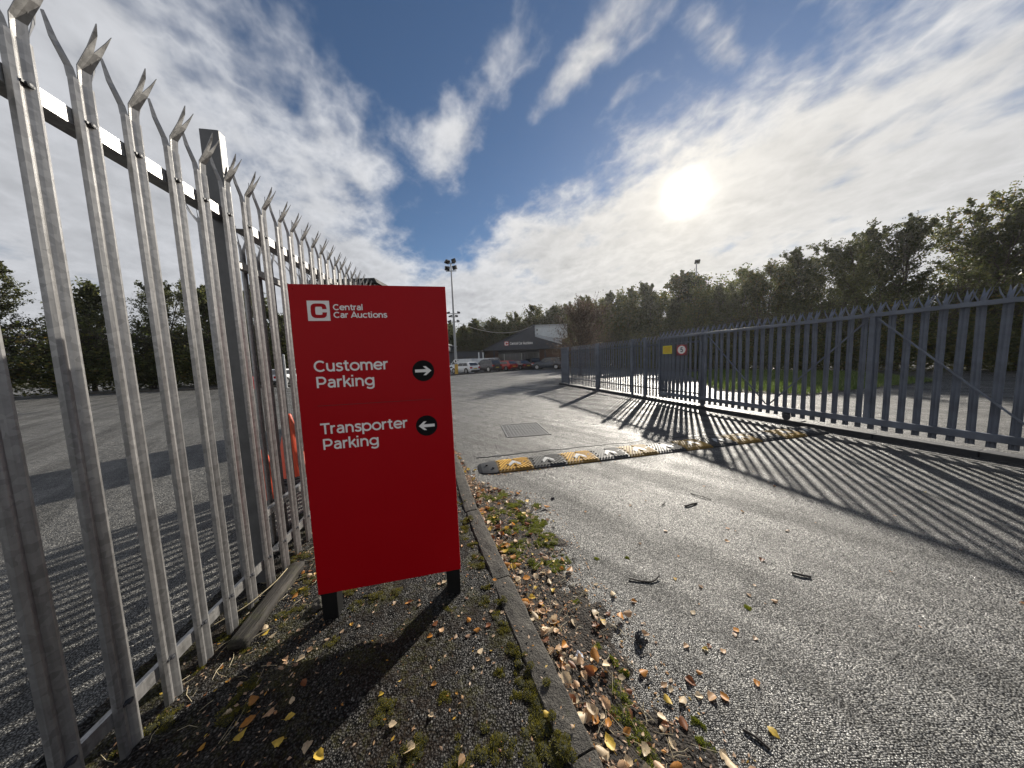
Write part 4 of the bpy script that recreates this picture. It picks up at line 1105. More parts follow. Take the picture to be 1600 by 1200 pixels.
make_car('parked_car', 'slate blue off roader standing at the end of the row by the fence', MAT['car_slate'], (5.35, 41.2, ROAD), R(155), 'suv', GRP)
make_car('parked_van', 'small white van in the second row behind the white hatchback', MAT['car_white'], (-8.0, 46.5, ROAD), park + .3, 'van', GRP)
tk = make_car('parked_van', 'white tipper cab with raised frame behind the grey estate', MAT['car_white'], (-3.4, 47.0, ROAD), R(-25), 'van', GRP)
for s2 in (-.7, .7): MB().box(-1.9, -1.75, s2 - .07, s2 + .07, 1.985, 3.0).build('rear_frame', MAT['car_white'], tk)
make_car('parked_car', 'black car in the second row behind the white van', MAT['car_silver'], (-5.9, 48.6, ROAD), park, 'suv', GRP)['label'] = 'silver car half hidden behind the dark grey estate'
make_car('parked_car', 'dark pickup like car seen through the near fence pales', MAT['car_slate'], (-26.2, 28.5, ROAD), R(100), 'suv')['label'] = 'dark blue car seen between the near fence pales, left of the sign'
make_car('parked_car', 'white car', MAT['car_white'], (-21.5, 27.5, ROAD), R(80), 'hatch')['label'] = 'white car seen through the fence just left of the red sign'

# posts and rail on the far side of the left-hand yard
for k, (x_, y_) in enumerate(((-18.6, 21.7), (-17.5, 21.8))):
    o = MB().tube([(0, 0, 0), (0, 0, 2.55)], .09, 10).tube([(0, 0, 2.55), (0, 0, 2.6)], [.09, .03], 10).tube([(0, 0, 0), (0, 0, .04)], .16, 10)
    tag(o.build('yard_post', MAT['mast'], None, (x_, y_, ROAD)), ('left' if k == 0 else 'right') + ' one of two grey steel posts beyond the near fence', 'post', 'grey posts in the yard')
br_ = MB().tube(catmull([(0, 0, 0), (0, 0, .8), (.06, 0, .95), (.3, 0, 1.0), (.9, 0, 1.0), (1.14, 0, .95), (1.2, 0, .8), (1.2, 0, 0)], 4), .04, 8)
tag(br_.build('hoop_barrier', MAT['bright_red'], None, (-21.4, 22.0, ROAD)), 'red hoop barrier beyond the near fence', 'barrier')
yk = tag(empty('yard_kerb'), kind='structure')
for i in range(22):
    MB().box(0, .985, 0, .15, -.1, .06).build('kerb_stone', MAT['concrete'], yk, (-34 + i, 22.6 + .02 * i, 0))

# ------------------------------------------------------------------ traffic cones in the yard
def cone(loc, h, rz, tilt, label):
    c = tag(empty('traffic_cone', loc, rz), label, 'traffic cone', 'cones behind the near fence')
    c.rotation_euler = (tilt, 0, rz)
    b = MB().box(-h * .27, h * .27, -h * .27, h * .27, .0, .045).build('base', MAT['rubber'], c); bevel(b, .02)
    k = h / .75
    MB().lathe([(.175 * k, .046), (.165 * k, .07), (.03 * k, h - .02), (.022 * k, h)], 24).build('cone_body', MAT['cone'], c, smooth=True)
    MB().lathe([(.19 * k, .0455), (.19 * k, .06), (.172 * k, .075)], 24).build('skirt', MAT['rubber'], c, smooth=True)
cone((-2.82, 3.10, ROAD), .62, .3, 0, 'smaller orange traffic cone just behind the steel fence post')
cone((-3.05, 3.78, ROAD), .90, .1, 0, 'tall red orange traffic cone between pales beside the red sign')

# ------------------------------------------------------------------ trees
def tree_meshes(seed, h, rad, nleaf, leaf, folmat, base=.12, pointed=.5, multi=1, airy=0.0, fill=0.0, fz=.45):
    rr = random.Random(seed); g = np.random.default_rng(seed)
    wood = MB(); tips = []
    for s2 in range(multi):
        bx0 = Vector((rr.uniform(-.3, .3), rr.uniform(-.3, .3), 0)) if multi > 1 else Vector()
        th = h * rr.uniform(.86, .97); lean = Vector((rr.uniform(-.08, .08), rr.uniform(-.08, .08), 0)) * h * (1 if multi == 1 else 2.2)
        tp = [bx0 + lean * t ** 1.5 + Vector((rr.uniform(-.02, .02), rr.uniform(-.02, .02), 0)) * h * t + Vector((0, 0, th * t)) for t in (0, .15, .3, .45, .6, .75, .88, 1)]
        wood.tube(tp, [h * .016 * (1 - .93 * t) / math.sqrt(multi) + .006 for t in (0, .15, .3, .45, .6, .75, .88, 1)], 7)
        nl = max(12, int(42 / multi ** .5))
        for i in range(nl):
            t = base + (1 - base) * (i + rr.random()) / nl
            k = min(int(t * 7), 6); fr = t * 7 - k if t < 1 else 1
            p = tp[k].lerp(tp[k + 1], min(max(fr, 0), 1))
            prof_ = math.sin(math.pi * min(1, max(0.02, (t - base * .6) / (1.02 - base * .6))) ** (.62 + .3 * pointed)) ** .75
            ln = rad * (prof_ * rr.uniform(.65, 1.15) + .10)
            a = rr.uniform(0, 2 * math.pi); el = rr.uniform(.25, 1.0) + .45 * t
            d = Vector((math.cos(a) * math.cos(el), math.sin(a) * math.cos(el), math.sin(el)))
            q = [p, p + d * ln * .5 + Vector((0, 0, .02 * h)), p + d * ln + Vector((0, 0, rr.uniform(-.02, .05) * h))]
            wood.tube(q, [h * .005 * (1.15 - t), h * .003 * (1.15 - t) + .004, .004], 4, False)
            for j in range(9):
                f = rr.uniform(.35, 1.0); b0 = q[0].lerp(q[2], f)
                d2 = (d * .8 + Vector((rr.uniform(-1, 1), rr.uniform(-1, 1), rr.uniform(-.2, 1.2)))).normalized()
                e = b0 + d2 * ln * rr.uniform(.25, .62)
                wood.tube([b0, e], [.012, .004], 3, False)
                tips.append((b0, e))
        tips.append((tp[-2], tp[-1]))
    A = np.array([t[0][:] for t in tips]); B = np.array([t[1][:] for t in tips])
    idx = g.integers(0, len(A), nleaf); f = g.random((nleaf, 1)) ** .7
    C_ = A[idx] + (B[idx] - A[idx]) * f
    sp_ = np.linalg.norm(B - A, axis=1)[idx][:, None] * (.12 if airy else .15)
    C_ = C_ + g.normal(size=(nleaf, 3)) * sp_ * np.array([1, 1, .8])
    nf_ = int(nleaf * fill)
    if nf_:
        dd = g.normal(size=(nf_, 3)); dd /= np.linalg.norm(dd, axis=1)[:, None]
        rr2 = g.random((nf_, 1)) ** .40
        lump_ = 1 + .30 * np.sin(dd[:, :1] * 5 + seed) * np.sin(dd[:, 1:2] * 6 + 1) + .2 * np.sin(dd[:, 2:] * 9 + dd[:, :1] * 7)
        C_[:nf_] = dd * rr2 * lump_ * np.array([rad, rad, h * fz]) + np.array([0, 0, h * fz * .92])
    n_ = g.normal(size=(nleaf, 3)); n_[:, 2] += .3; n_ /= np.linalg.norm(n_, axis=1)[:, None]
    t_ = np.cross(n_, g.normal(size=(nleaf, 3))); t_ /= np.linalg.norm(t_, axis=1)[:, None] + 1e-9
    b2 = np.cross(n_, t_); sz = leaf * g.uniform(.6, 1.35, (nleaf, 1))
    V = np.stack([C_ - t_ * sz * .55, C_ + b2 * sz * .33 + n_ * sz * .08, C_ + t_ * sz * .55, C_ - b2 * sz * .33 + n_ * sz * .08], 1).reshape(-1, 3)
    V[:, 2] = np.maximum(V[:, 2], .02)
    F = np.arange(nleaf * 4).reshape(-1, 4)
    return wood.mesh('trunk', MAT['bark']), np_mesh('crown', V, F, folmat)
PROTO = {
 'wood1': (10.0, tree_meshes(1, 10, 2.3, 15000, .21, MAT['fol_dark'], .10, .6, fill=.25)),
 'wood2': (10.0, tree_meshes(2, 10, 2.6, 15000, .21, MAT['fol_aut'], .08, .3, fill=.25)),
 'wood3': (10.0, tree_meshes(3, 10, 1.9, 14000, .21, MAT['fol_dark'], .12, .9, fill=.2)),
 'wood4': (10.0, tree_meshes(4, 10, 2.8, 16000, .21, MAT['fol_aut'], .06, .4, 2, fill=.25)),
 'near1': (9.0, tree_meshes(5, 9, 2.1, 24000, .125, MAT['fol_dark'], .05, .6, 3, 1, .28, .38)),
 'near2': (9.0, tree_meshes(6, 9, 2.4, 24000, .125, MAT['fol_aut'], .04, .4, 4, 1, .30, .38)),
 'near3': (9.0, tree_meshes(7, 9, 1.9, 22000, .13, MAT['fol_dark'], .05, .9, 2, 1, .25, .36)),
 'shrub': (3.5, tree_meshes(8, 3.5, 1.7, 16000, .10, MAT['fol_aut'], .02, .2, 5, 0, .72, .44)),
 'shrub2': (3.5, tree_meshes(18, 3.5, 1.8, 16000, .10, MAT['fol_dark'], .02, .3, 5, 0, .68, .42)),
 'thorn': (4.7, tree_meshes(9, 4.7, 2.3, 16000, .075, MAT['fol_red'], .10, .1, 6, 1, .25, .48))}
ORD = ['first', 'second', 'third', 'fourth', 'fifth', 'sixth', 'seventh', 'eighth', 'ninth', 'tenth', 'eleventh', 'twelfth', 'thirteenth', 'fourteenth', 'fifteenth', 'sixteenth', 'seventeenth', 'eighteenth', 'nineteenth', 'twentieth', 'twenty first', 'twenty second', 'twenty third', 'twenty fourth']
def row_labels(objs, text):
    objs = sorted(objs, key=lambda o: o.location.x / max(o.location.y, .5))
    for i, o in enumerate(objs): o['label'] = text % ORD[i]
def tree(kind, x_, y_, h, label, group, name='tree', wide=1.0):
    h0, (tm, cm) = PROTO[kind]; k = h / h0
    o = tag(empty(name, (x_, y_, -0.30 if (abs(x_) > 70 or y_ > 74) else ROAD), random.uniform(0, 6.28)), label, 'shrub' if 'shrub' in name else 'tree', group)
    o.scale = (k * wide, k * wide, k)
    put('trunk', tm, o); put('crown', cm, o)
    return o
WL = 'tree in the back row of the wood, half hidden by the front trees'
WG = 'trees of the wood behind the car park'
tops = [(-30, 9.5), (-26, 10.5), (-22, 10), (-18.5, 10.5), (-15.5, 9.8), (-13, 11), (-10.5, 10.0), (-8, 11.3), (-5.8, 10.6), (-3.4, 11.6), (-1, 11.0), (1.2, 12.2), (3.6, 11.6), (6, 12.6), (8.3, 12.2), (10.6, 14.2), (12.8, 13.6), (15.2, 13.0)]
fr_ = []; us_ = []
for i, (x_, h) in enumerate(tops):
    fr_.append(tree(['wood1', 'wood2', 'wood3', 'wood4', 'wood1'][i % 5], x_, 66 + random.uniform(-1.5, 2.5), h + random.uniform(-.4, .4), WL, WG))
    tree(['wood2', 'wood4', 'wood1'][i % 3], x_ + 1.1, 70.5 + random.uniform(-1, 2), h + random.uniform(-1.4, -.2), WL, WG)
    us_.append(tree(['shrub', 'shrub2'][i % 2], x_ + .4, 63.4 + random.uniform(-.6, .6), random.uniform(3.6, 5.2), 'x', 'undergrowth shrubs of the wood', 'shrub', 1.25))
row_labels(fr_, '%s tree from the left in the front row of the wood behind the car park')
row_labels(us_, '%s undergrowth shrub from the left at the edge of the wood')
ML = 'tree in the belt between the gabled building and the blue gate'
MG = 'trees between building and gate'
for i, (x_, y_, h) in enumerate([(13.5, 55, 13.2), (15.5, 51.5, 11.8), (17.2, 48, 12.6), (18.5, 45, 11.6), (20.0, 43, 12.4), (16.8, 43.5, 9.5), (19.4, 39.5, 10.3), (21.8, 38, 11.3), (23.8, 37, 12.2), (25.0, 34, 10.6), (20.3, 35, 8.2), (22.5, 33.5, 8.6), (14.5, 47, 9.0)]):
    mt_ = (mt_ if i else []) + [tree(['wood1', 'wood4', 'wood3', 'wood2'][i % 4], x_, y_, h, ML, MG)]
row_labels(mt_, '%s tree from the left in the belt between gabled building and gate')
NL = 'near leafy tree standing behind the blue grey gate'
NG = 'near trees behind the gate'
for i, (x_, y_, h) in enumerate([(18.6, 28.5, 7.4), (20.6, 27.0, 7.9), (19.3, 24.5, 7.2), (21.4, 23.8, 8.2), (23.0, 22.5, 9.4), (25.2, 21.0, 8.8), (24.5, 24.8, 9.0), (27.5, 20.2, 9.8), (29.0, 17.5, 9.2), (31.0, 15.0, 9.8), (32.5, 12.0, 9.4), (34, 8.5, 9.8), (35, 5, 9.2), (36, 1.5, 9.6), (28, 24, 10.4), (32, 19, 10.6), (36, 11, 10.8), (38, 6, 10.5)]):
    nt_ = (nt_ if i else []) + [tree(['near2', 'near1', 'near3'][i % 3], x_, y_, h, NL, NG)]
row_labels(nt_, '%s leafy tree from the left behind the blue grey gate')
SL = 'low bushy shrub filling the hedge behind the blue grey fence'
SG = 'shrubs of the hedge behind the fence'
hed = [(11.5, 42), (12.8, 40), (14.0, 38.0), (15.0, 36), (15.8, 34), (16.4, 32), (16.9, 30.2), (17.3, 28.4), (17.7, 26.6), (18.2, 24.8), (18.9, 23), (19.8, 21.4), (21, 20), (22.4, 18.8), (24, 17.6), (25.6, 16.2), (27, 14.5), (28.2, 12.5), (29.2, 10.2), (30, 7.8), (30.6, 5.2), (31, 2.5)]
for i, (x_, y_) in enumerate(hed):
    hs_ = (hs_ if i else []) + [tree(['shrub', 'shrub2'][i % 2], x_ + random.uniform(-.3, .3), y_, random.uniform(3.3, 4.6), SL, SG, 'shrub', 1.25)]
row_labels(hs_, '%s shrub from the left in the hedge behind the blue grey fence')
tag(tree('thorn', 5.7, 24.0, 5.3, '', None, 'thorn_tree'), 'reddish twiggy thorn tree at the far end of the blue grey fence', 'tree')
LL = 'dark tree at the back of the left hand yard, seen through the fence'
for i, (x_, y_, h) in enumerate([(-31, 33, 10.5), (-28.0, 33.5, 9.0), (-25.5, 35, 8.0), (-34, 32, 11.2), (-37, 30, 11), (-40, 27, 10.5), (-43, 23, 11), (-45, 18, 10.5), (-46, 13, 10.8), (-47, 8, 10.5)]):
    t_o = tree(['near1', 'wood1', 'near3', 'wood3'][i % 4], x_, y_, h, LL, 'trees at the back of the left yard'); lt_ = (lt_ if i else []) + [t_o]
    ls_ = (ls_ if i else []) + [tree(['shrub2', 'shrub'][i % 2], x_ + 1.2, y_ - 2.2, random.uniform(4.2, 5.6), 'x', 'shrubs at the back of the left yard', 'shrub', 1.5)]
row_labels(lt_, '%s dark tree from the left at the back of the left hand yard')
row_labels(ls_, '%s shrub from the left along the back of the left hand yard')

# grass verge behind the gate
def blades(n, poly_fn, z0, hgt, mat, name, w=.012):
    P = []
    while len(P) < n:
        q = poly_fn()
        if q is not None: P.append(q)
    P = np.array(P); g = rng
    a = g.uniform(0, 2 * np.pi, n); l = hgt * g.uniform(.5, 1.3, n)
    base = np.c_[P, np.full(n, z0)]
    s2 = np.c_[np.cos(a), np.sin(a), np.zeros(n)] * w
    tip = base + np.c_[g.normal(size=n) * l * .35, g.normal(size=n) * l * .35, l]
    V = np.stack([base - s2, base + s2, tip], 1).reshape(-1, 3)
    return np_mesh(name, V, np.arange(n * 3).reshape(-1, 3), mat)
VG = [(8.2, 11.2), (9.6, 9.2), (17.5, 11.5), (21.0, 17.5), (17.5, 24.0), (13.0, 21.0)]
def in_poly(x_, y_, P):
    r_ = False; j = len(P) - 1
    for i in range(len(P)):
        if (P[i][1] > y_) != (P[j][1] > y_) and x_ < (P[j][0] - P[i][0]) * (y_ - P[i][1]) / (P[j][1] - P[i][1]) + P[i][0]: r_ = not r_
        j = i
    return r_
def vg_pt():
    x_, y_ = random.uniform(8, 21.2), random.uniform(9, 24.2)
    return (x_, y_) if in_poly(x_, y_, VG) else None
vb = MB().add([(x_, y_, ROAD + .03) for x_, y_ in VG], [tuple(range(len(VG)))])
tag(vb.build('verge', MAT['earth']), kind='structure')
tag(put('verge_grass', blades(26000, vg_pt, ROAD + .028, .16, MAT['grass'], 'verge_grass', .014)), 'rough green grass of the verge behind the gate', 'grass', kind='stuff')

# ------------------------------------------------------------------ moss
def moss_mesh(name, clumps, mat, per=22000.0):
    V = []; F = []
    n0 = 0
    dv = []; df = []
    for (x_, y_, r_) in clumps:
        k = max(60, int(per * r_ * r_ * 10))
        # ragged clump: several small cushions
        subs = [(x_ + random.gauss(0, r_ * .45), y_ + random.gauss(0, r_ * .45), r_ * random.uniform(.16, .42)) for _ in range(11)]
        for (cx, cy, cr) in subs:
            hh = cr * .22; z0 = ground_z(cx, cy)
            # cushion body
            b0 = len(dv)
            for ri, (fr, fz) in enumerate(((1.0, -.35), (.8, .45), (.45, .85), (0.0, 1.0))):
                for q in range(9):
                    a = 2 * math.pi * q / 9; jit = 1 + .35 * noise.noise(Vector((cx * 40 + q, cy * 40, ri)))
                    dv.append((cx + math.cos(a) * cr * fr * jit, cy + math.sin(a) * cr * fr * jit, z0 + fz * hh * jit))
            for ri in range(3):
                for q in range(9): df.append((b0 + ri * 9 + q, b0 + ri * 9 + (q + 1) % 9, b0 + ri * 9 + 9 + (q + 1) % 9, b0 + ri * 9 + 9 + q))
            m_ = max(90, int(k * .3))
            rr_ = np.sqrt(rng.random(m_)) * cr; aa = rng.random(m_) * 2 * np.pi
            px_ = cx + rr_ * np.cos(aa); py_ = cy + rr_ * np.sin(aa)
            pz_ = z0 + hh * np.sqrt(np.maximum(0, 1 - (rr_ / cr) ** 2)) * .95 - .002
            base = np.c_[px_, py_, pz_]; ll = rng.uniform(.003, .0075, m_)
            out = np.c_[np.cos(aa) * rr_ / cr, np.sin(aa) * rr_ / cr, np.full(m_, .7)] + rng.normal(size=(m_, 3)) * .45
            ang = rng.random(m_) * np.pi; s2 = np.c_[np.cos(ang), np.sin(ang), np.zeros(m_)] * .0016
            V.append(np.stack([base - s2, base + s2, base + out * ll[:, None]], 1).reshape(-1, 3))
    V = np.concatenate(V); nb_ = len(V)
    tri = np.arange(nb_).reshape(-1, 3)
    dv = np.array(dv); df = np.array(df)
    q = np.concatenate([df[:, [0, 1, 2]], df[:, [0, 2, 3]]])
    me_ = np_mesh(name, np.concatenate([V, dv]), np.concatenate([tri, q + nb_]), mat)
    me_.materials.append(MAT['moss_body'])
    mi = np.zeros(len(me_.polygons), dtype=np.int32); mi[len(tri):] = 1; me_.polygons.foreach_set('material_index', mi)
    return me_
MP = [(-0.122, 0.946, 0.05), (-0.073, 0.936, 0.04), (-0.435, 0.942, 0.045), (-0.406, 0.963, 0.03), (-0.327, 1.104, 0.022), (-0.355, 1.105, 0.02), (-0.589, 1.094, 0.03), (-0.583, 1.056, 0.04), (0.01, 1.168, 0.05), (0.048, 1.093, 0.06), (0.079, 1.006, 0.07), (0.1, 0.94, 0.07), (0.041, 1.007, 0.05), (-0.048, 1.314, 0.03), (-0.109, 1.212, 0.025), (-0.446, 2.48, 0.05), (-0.447, 2.342, 0.04), (-0.342, 2.13, 0.03), (-0.139, 1.498, 0.04), (-0.082, 1.4, 0.04), (-0.427, 1.552, 0.03), (-0.995, 1.62, 0.04), (-1.099, 1.697, 0.05), (-0.918, 1.664, 0.05), (-1.44, 1.822, 0.05), (-1.42, 1.714, 0.05), (-1.36, 1.549, 0.05), (-1.622, 2.05, 0.05), (-0.784, 1.683, 0.04), (-1.267, 1.157, 0.06), (-1.241, 1.086, 0.06), (-1.003, 1.381, 0.04), (0.136, 0.897, 0.05), (-0.236, 0.906, 0.05)]
for i in range(26):
    y_ = random.uniform(-.6, 3.0); MP.append((kerb_x(y_) - KW - abs(random.gauss(.02, .05)) - .01, y_, random.uniform(.018, .04)))
for i in range(22):
    y_ = random.uniform(.3, 3.0); MP.append((fence_x(y_) + random.uniform(-.05, .22), y_, random.uniform(.02, .05)))
tag(put('moss_cushions', moss_mesh('moss_cushions', MP, MAT['moss_brown'])), 'olive moss cushions growing on the old footway', 'moss', kind='stuff')
MG_ = [(-0.046, 2.816, 0.09), (-0.14, 2.64, 0.07), (0.045, 2.572, 0.09), (0.22, 2.797, 0.06), (0.126, 2.413, 0.07), (-0.103, 2.333, 0.06), (0.215, 2.187, 0.07), (0.032, 2.197, 0.06), (0.337, 1.995, 0.05), (0.237, 1.967, 0.05), (0.095, 1.974, 0.06), (0.413, 1.152, 0.03), (0.442, 1.115, 0.03), (0.397, 1.071, 0.035), (0.442, 1.048, 0.04), (0.468, 1.017, 0.04), (0.459, 0.97, 0.04), (0.413, 0.98, 0.035), (0.457, 1.272, 0.02), (0.403, 1.352, 0.02), (0.487, 1.228, 0.02), (0.349, 1.629, 0.02), (0.697, 0.973, 0.025), (0.474, 0.926, 0.04)]
for i in range(46):
    y_ = random.uniform(1.85, 3.1); MG_.append((kerb_x(y_) + random.uniform(.12, .95) * bed_w(y_), y_, random.uniform(.03, .07)))
for i in range(16):
    y_ = random.uniform(-.8, .85); MG_.append((kerb_x(y_) + random.uniform(.1, .4), y_, random.uniform(.02, .05)))
tag(put('moss_patch', moss_mesh('moss_patch', MG_, MAT['moss'])), 'bright green moss growing in the gutter litter', 'moss', kind='stuff')
for (x_, y_, r_, lb) in ((1.353, 1.553, .022, 'mossy clod lying alone on the road at right'), (0.707, 1.037, .03, 'round green moss clod at the edge of the gutter litter'),
                         (0.822, 2.004, .018, 'small dark moss clod on the road beside the litter'), (0.591, 2.009, .018, 'small moss clod at the right edge of the gutter moss')):
    V = []
    m = moss_mesh('moss_clod', [(x_, y_, r_ * .8)], MAT['moss'], 60000.0)
    tag(put('moss_clod', m), lb, 'moss')

# ------------------------------------------------------------------ fallen leaves
def leaf_geo(seed):
    rr = random.Random(seed)
    st2 = [(0, .0), (.05, .13), (.15, .25), (.27, .33), (.40, .35), (.54, .32), (.68, .245), (.81, .15), (.92, .06), (1.0, 0.0)]
    cu, cv, tw = rr.uniform(-1.1, 1.3), rr.uniform(-.5, .9), rr.uniform(-.7, .7)
    V = []; F = []
    def zc(x_, y_): return cu * y_ * y_ * 1.6 + cv * (x_ - .5) ** 2 * .55 + tw * y_ * (x_ - .4) * .9 - .02 * abs(y_)
    for i, (x_, w_) in enumerate(st2):
        se = 1 + (.10 if i % 2 else -.06)
        for q in (-1, -.5, 0, .5, 1):
            y_ = q * w_ * se * (1 + rr.uniform(-.05, .05)); V.append((x_ - .45, y_, zc(x_, y_) + (.012 if abs(q) == .5 else 0)))
    for i in range(len(st2) - 1):
        for k in range(4): a = i * 5 + k; F.append((a, a + 1, a + 6, a + 5))
    b = len(V); z0 = zc(0, 0)
    V += [(-.45, -.012, z0), (-.45, .012, z0), (-.72, .008 + tw * .06, z0 + .05), (-.72, -.008 + tw * .06, z0 + .05), (-.46, 0, z0 + .022), (-.72, tw * .06, z0 + .065)]
    F += [(b, b + 1, b + 2, b + 3), (b + 1, b + 4, b + 5, b + 2), (b + 4, b, b + 3, b + 5)]
    V = np.array(V); V[:, 2] -= V[:50, 2].min()
    return V, F
LV = [leaf_geo(100 + k) for k in range(7)]
LM = []
for V, F in LV:
    me = bpy.data.meshes.new('fallen_leaf'); me.from_pydata([tuple(v) for v in V], [], F); me.materials.append(MAT['leaf']); me.shade_smooth(); LM.append(me)
leaves = []   # x, y, size, zone, lift
PLV = [(-0.954, 0.973, 0.05), (-0.838, 0.965, 0.055), (-0.775, 0.937, 0.05), (-1.077, 1.07, 0.05), (-0.979, 1.057, 0.045), (-1.012, 1.113, 0.035), (-1.131, 1.001, 0.05), (-1.185, 1.118, 0.06), (-1.139, 1.045, 0.06), (-1.092, 1.335, 0.04), (-1.188, 1.297, 0.04), (-1.108, 1.294, 0.045), (-1.111, 1.265, 0.03), (-1.008, 1.179, 0.04), (-1.255, 1.278, 0.03), (-1.307, 1.183, 0.03), (-0.437, 0.945, 0.055), (-0.403, 1.16, 0.03), (-0.209, 1.294, 0.04), (-0.167, 1.262, 0.03), (-0.238, 1.406, 0.04), (-0.178, 1.43, 0.04), (-0.167, 1.52, 0.03), (-0.431, 1.413, 0.045), (-0.476, 1.452, 0.04), (-0.484, 1.38, 0.035), (-0.762, 1.601, 0.035), (-0.674, 1.607, 0.04), (-0.607, 1.581, 0.03), (-0.496, 1.748, 0.04), (-0.528, 1.739, 0.03), (-0.674, 1.369, 0.02), (-0.629, 1.125, 0.03), (-0.347, 1.375, 0.03), (-0.289, 1.464, 0.04), (-0.103, 1.509, 0.03), (-0.903, 1.45, 0.03), (-0.954, 1.471, 0.03), (-0.432, 2.731, 0.03), (-0.16, 1.73, 0.035)]
for x_, y_, s2 in PLV: leaves.append((x_, y_, s2 * .88, 'pave', 0))
leaves.append((0.095, 1.029, .036, 'kerb', 0))
RLV = [(0.858, 1.345, 0.03), (0.945, 1.326, 0.025), (1.028, 1.313, 0.028), (0.976, 1.341, 0.025), (0.844, 1.219, 0.025), (0.778, 1.186, 0.04), (0.651, 1.172, 0.03), (0.671, 1.156, 0.025), (0.781, 1.128, 0.03), (0.834, 1.122, 0.04), (0.889, 1.12, 0.035), (0.698, 1.11, 0.035), (0.635, 1.116, 0.035), (0.654, 1.033, 0.04), (0.564, 1.021, 0.03), (0.575, 0.977, 0.03), (1.073, 1.169, 0.03), (0.992, 1.0, 0.035), (1.152, 1.396, 0.025), (1.242, 1.372, 0.025), (1.82, 2.317, 0.03), (1.689, 2.152, 0.03), (1.776, 1.935, 0.04), (1.185, 1.717, 0.025), (1.059, 1.788, 0.025), (0.597, 1.677, 0.04), (0.706, 1.625, 0.03), (1.016, 1.533, 0.03), (0.578, 1.225, 0.04), (0.519, 1.544, 0.03), (1.179, 1.42, 0.03), (2.906, 3.047, 0.03), (1.28, 2.312, 0.03), (1.161, 2.75, 0.03), (2.149, 2.563, 0.03), (2.155, 3.108, 0.03), (0.681, 2.661, 0.025), (2.274, 2.253, 0.03), (0.989, 2.159, 0.02), (1.435, 1.641, 0.025), (1.547, 1.589, 0.03), (0.749, 0.942, 0.03)]
for x_, y_, s2 in RLV: leaves.append((x_, y_, s2 * 1.2, 'road', 0))
for i in range(620):                                   # drift in the gutter, thickest against the kerb
    y_ = random.uniform(-.3, 3.4) if random.random() < .9 else random.uniform(3.4, 4.6)
    d = min(abs(random.gauss(0, .55)), 1.15) * bed_w(y_)
    if random.random() < .35: d = abs(random.gauss(.03, .05))
    leaves.append((kerb_x(y_) + .012 + d, y_, random.choice((.018, .026, .034, .042, .050, .058)) * random.uniform(.85, 1.12), 'gutter', random.choice((0, 0, .004, .010))))
for i in range(60):
    y_ = random.uniform(.5, 3.2); leaves.append((random.uniform(fence_x(y_) + .2, kerb_x(y_) - KW - .02), y_, random.uniform(.014, .036), 'pave', 0))
for i in range(40):
    y_ = random.uniform(1.1, 2.6); leaves.append((fence_x(y_) + random.uniform(0.02, .40), y_, random.uniform(.025, .045), 'fence', .002))
for i in range(30):
    leaves.append((random.uniform(.9, 4.5), random.uniform(1.0, 3.5), random.uniform(.012, .028), 'road', 0))
for i in range(30):                                     # caught against the hump
    t = random.uniform(0, 2.2); p = HA + HD * t + Vector((HD.y, -HD.x, 0)) * random.uniform(.01, .10)
    leaves.append((p.x, p.y, random.uniform(.02, .035), 'road', 0))
def vis(l):
    x_, y_, s2 = l[:3]; k = y_ * math.cos(PITCH) + 1.45 * math.sin(PITCH)
    if k < .2: return -1
    if abs(x_ / k) > 1.85 or (1.45 * math.cos(PITCH) - y_ * math.sin(PITCH)) / k > 1.42: return 0
    return s2 / math.hypot(x_, y_, 1.45)
leaves.sort(key=lambda l: -vis(l))
LBL = {'gutter': ('curled %s leaf in the leaf drift along the gutter', 'fallen leaves drifted in the gutter'),
       'pave': ('%s fallen leaf lying on the dark footway before the red sign', 'fallen leaves on the footway'),
       'fence': ('%s fallen leaf caught among moss at the foot of the galvanised fence', 'fallen leaves along the near fence'),
       'road': ('scattered %s leaf lying on the open wet road', 'fallen leaves scattered on the road'),
       'kerb': ('single %s leaf lying on top of the kerb', None)}
BVs = []; BFs = []; nbv = 0
for i, (x_, y_, s2, zone, lift) in enumerate(leaves):
    z = ground_z(x_, y_) + .0015 + lift
    tx, ty, tz = random.gauss(0, .22), random.gauss(0, .22), random.uniform(0, 6.28)
    if zone in ('pave', 'kerb', 'road'): tx *= .45; ty *= .45
    z += s2 * .33 * (abs(math.sin(tx)) + abs(math.sin(ty))) * .6
    k = random.randrange(7)
    if i < 295:
        o = put('fallen_leaf', LM[k], None, (x_, y_, z), (tx, ty, tz)); o.scale = (s2, s2, s2)
        ci = random.choices(range(5), [w[2] for w in LEAF_COL])[0] if zone != 'kerb' else 4
        o.material_slots[0].link = 'OBJECT'; o.material_slots[0].material = LEAF_MAT[ci]
        tag(o, LBL[zone][0] % LEAF_COL[ci][0], 'leaf', (LEAF_COL[ci][0] + ' ' + LBL[zone][1]) if LBL[zone][1] else None)
    else:
        M_ = np.array((Matrix.Rotation(tz, 3, 'Z') @ Matrix.Rotation(ty, 3, 'Y') @ Matrix.Rotation(tx, 3, 'X')))
        V = (LV[k][0][:50] @ M_.T) * s2 + np.array([x_, y_, z])
        BVs.append(V); BFs += [tuple(q + nbv for q in f) for f in LV[k][1][:36]]; nbv += 50
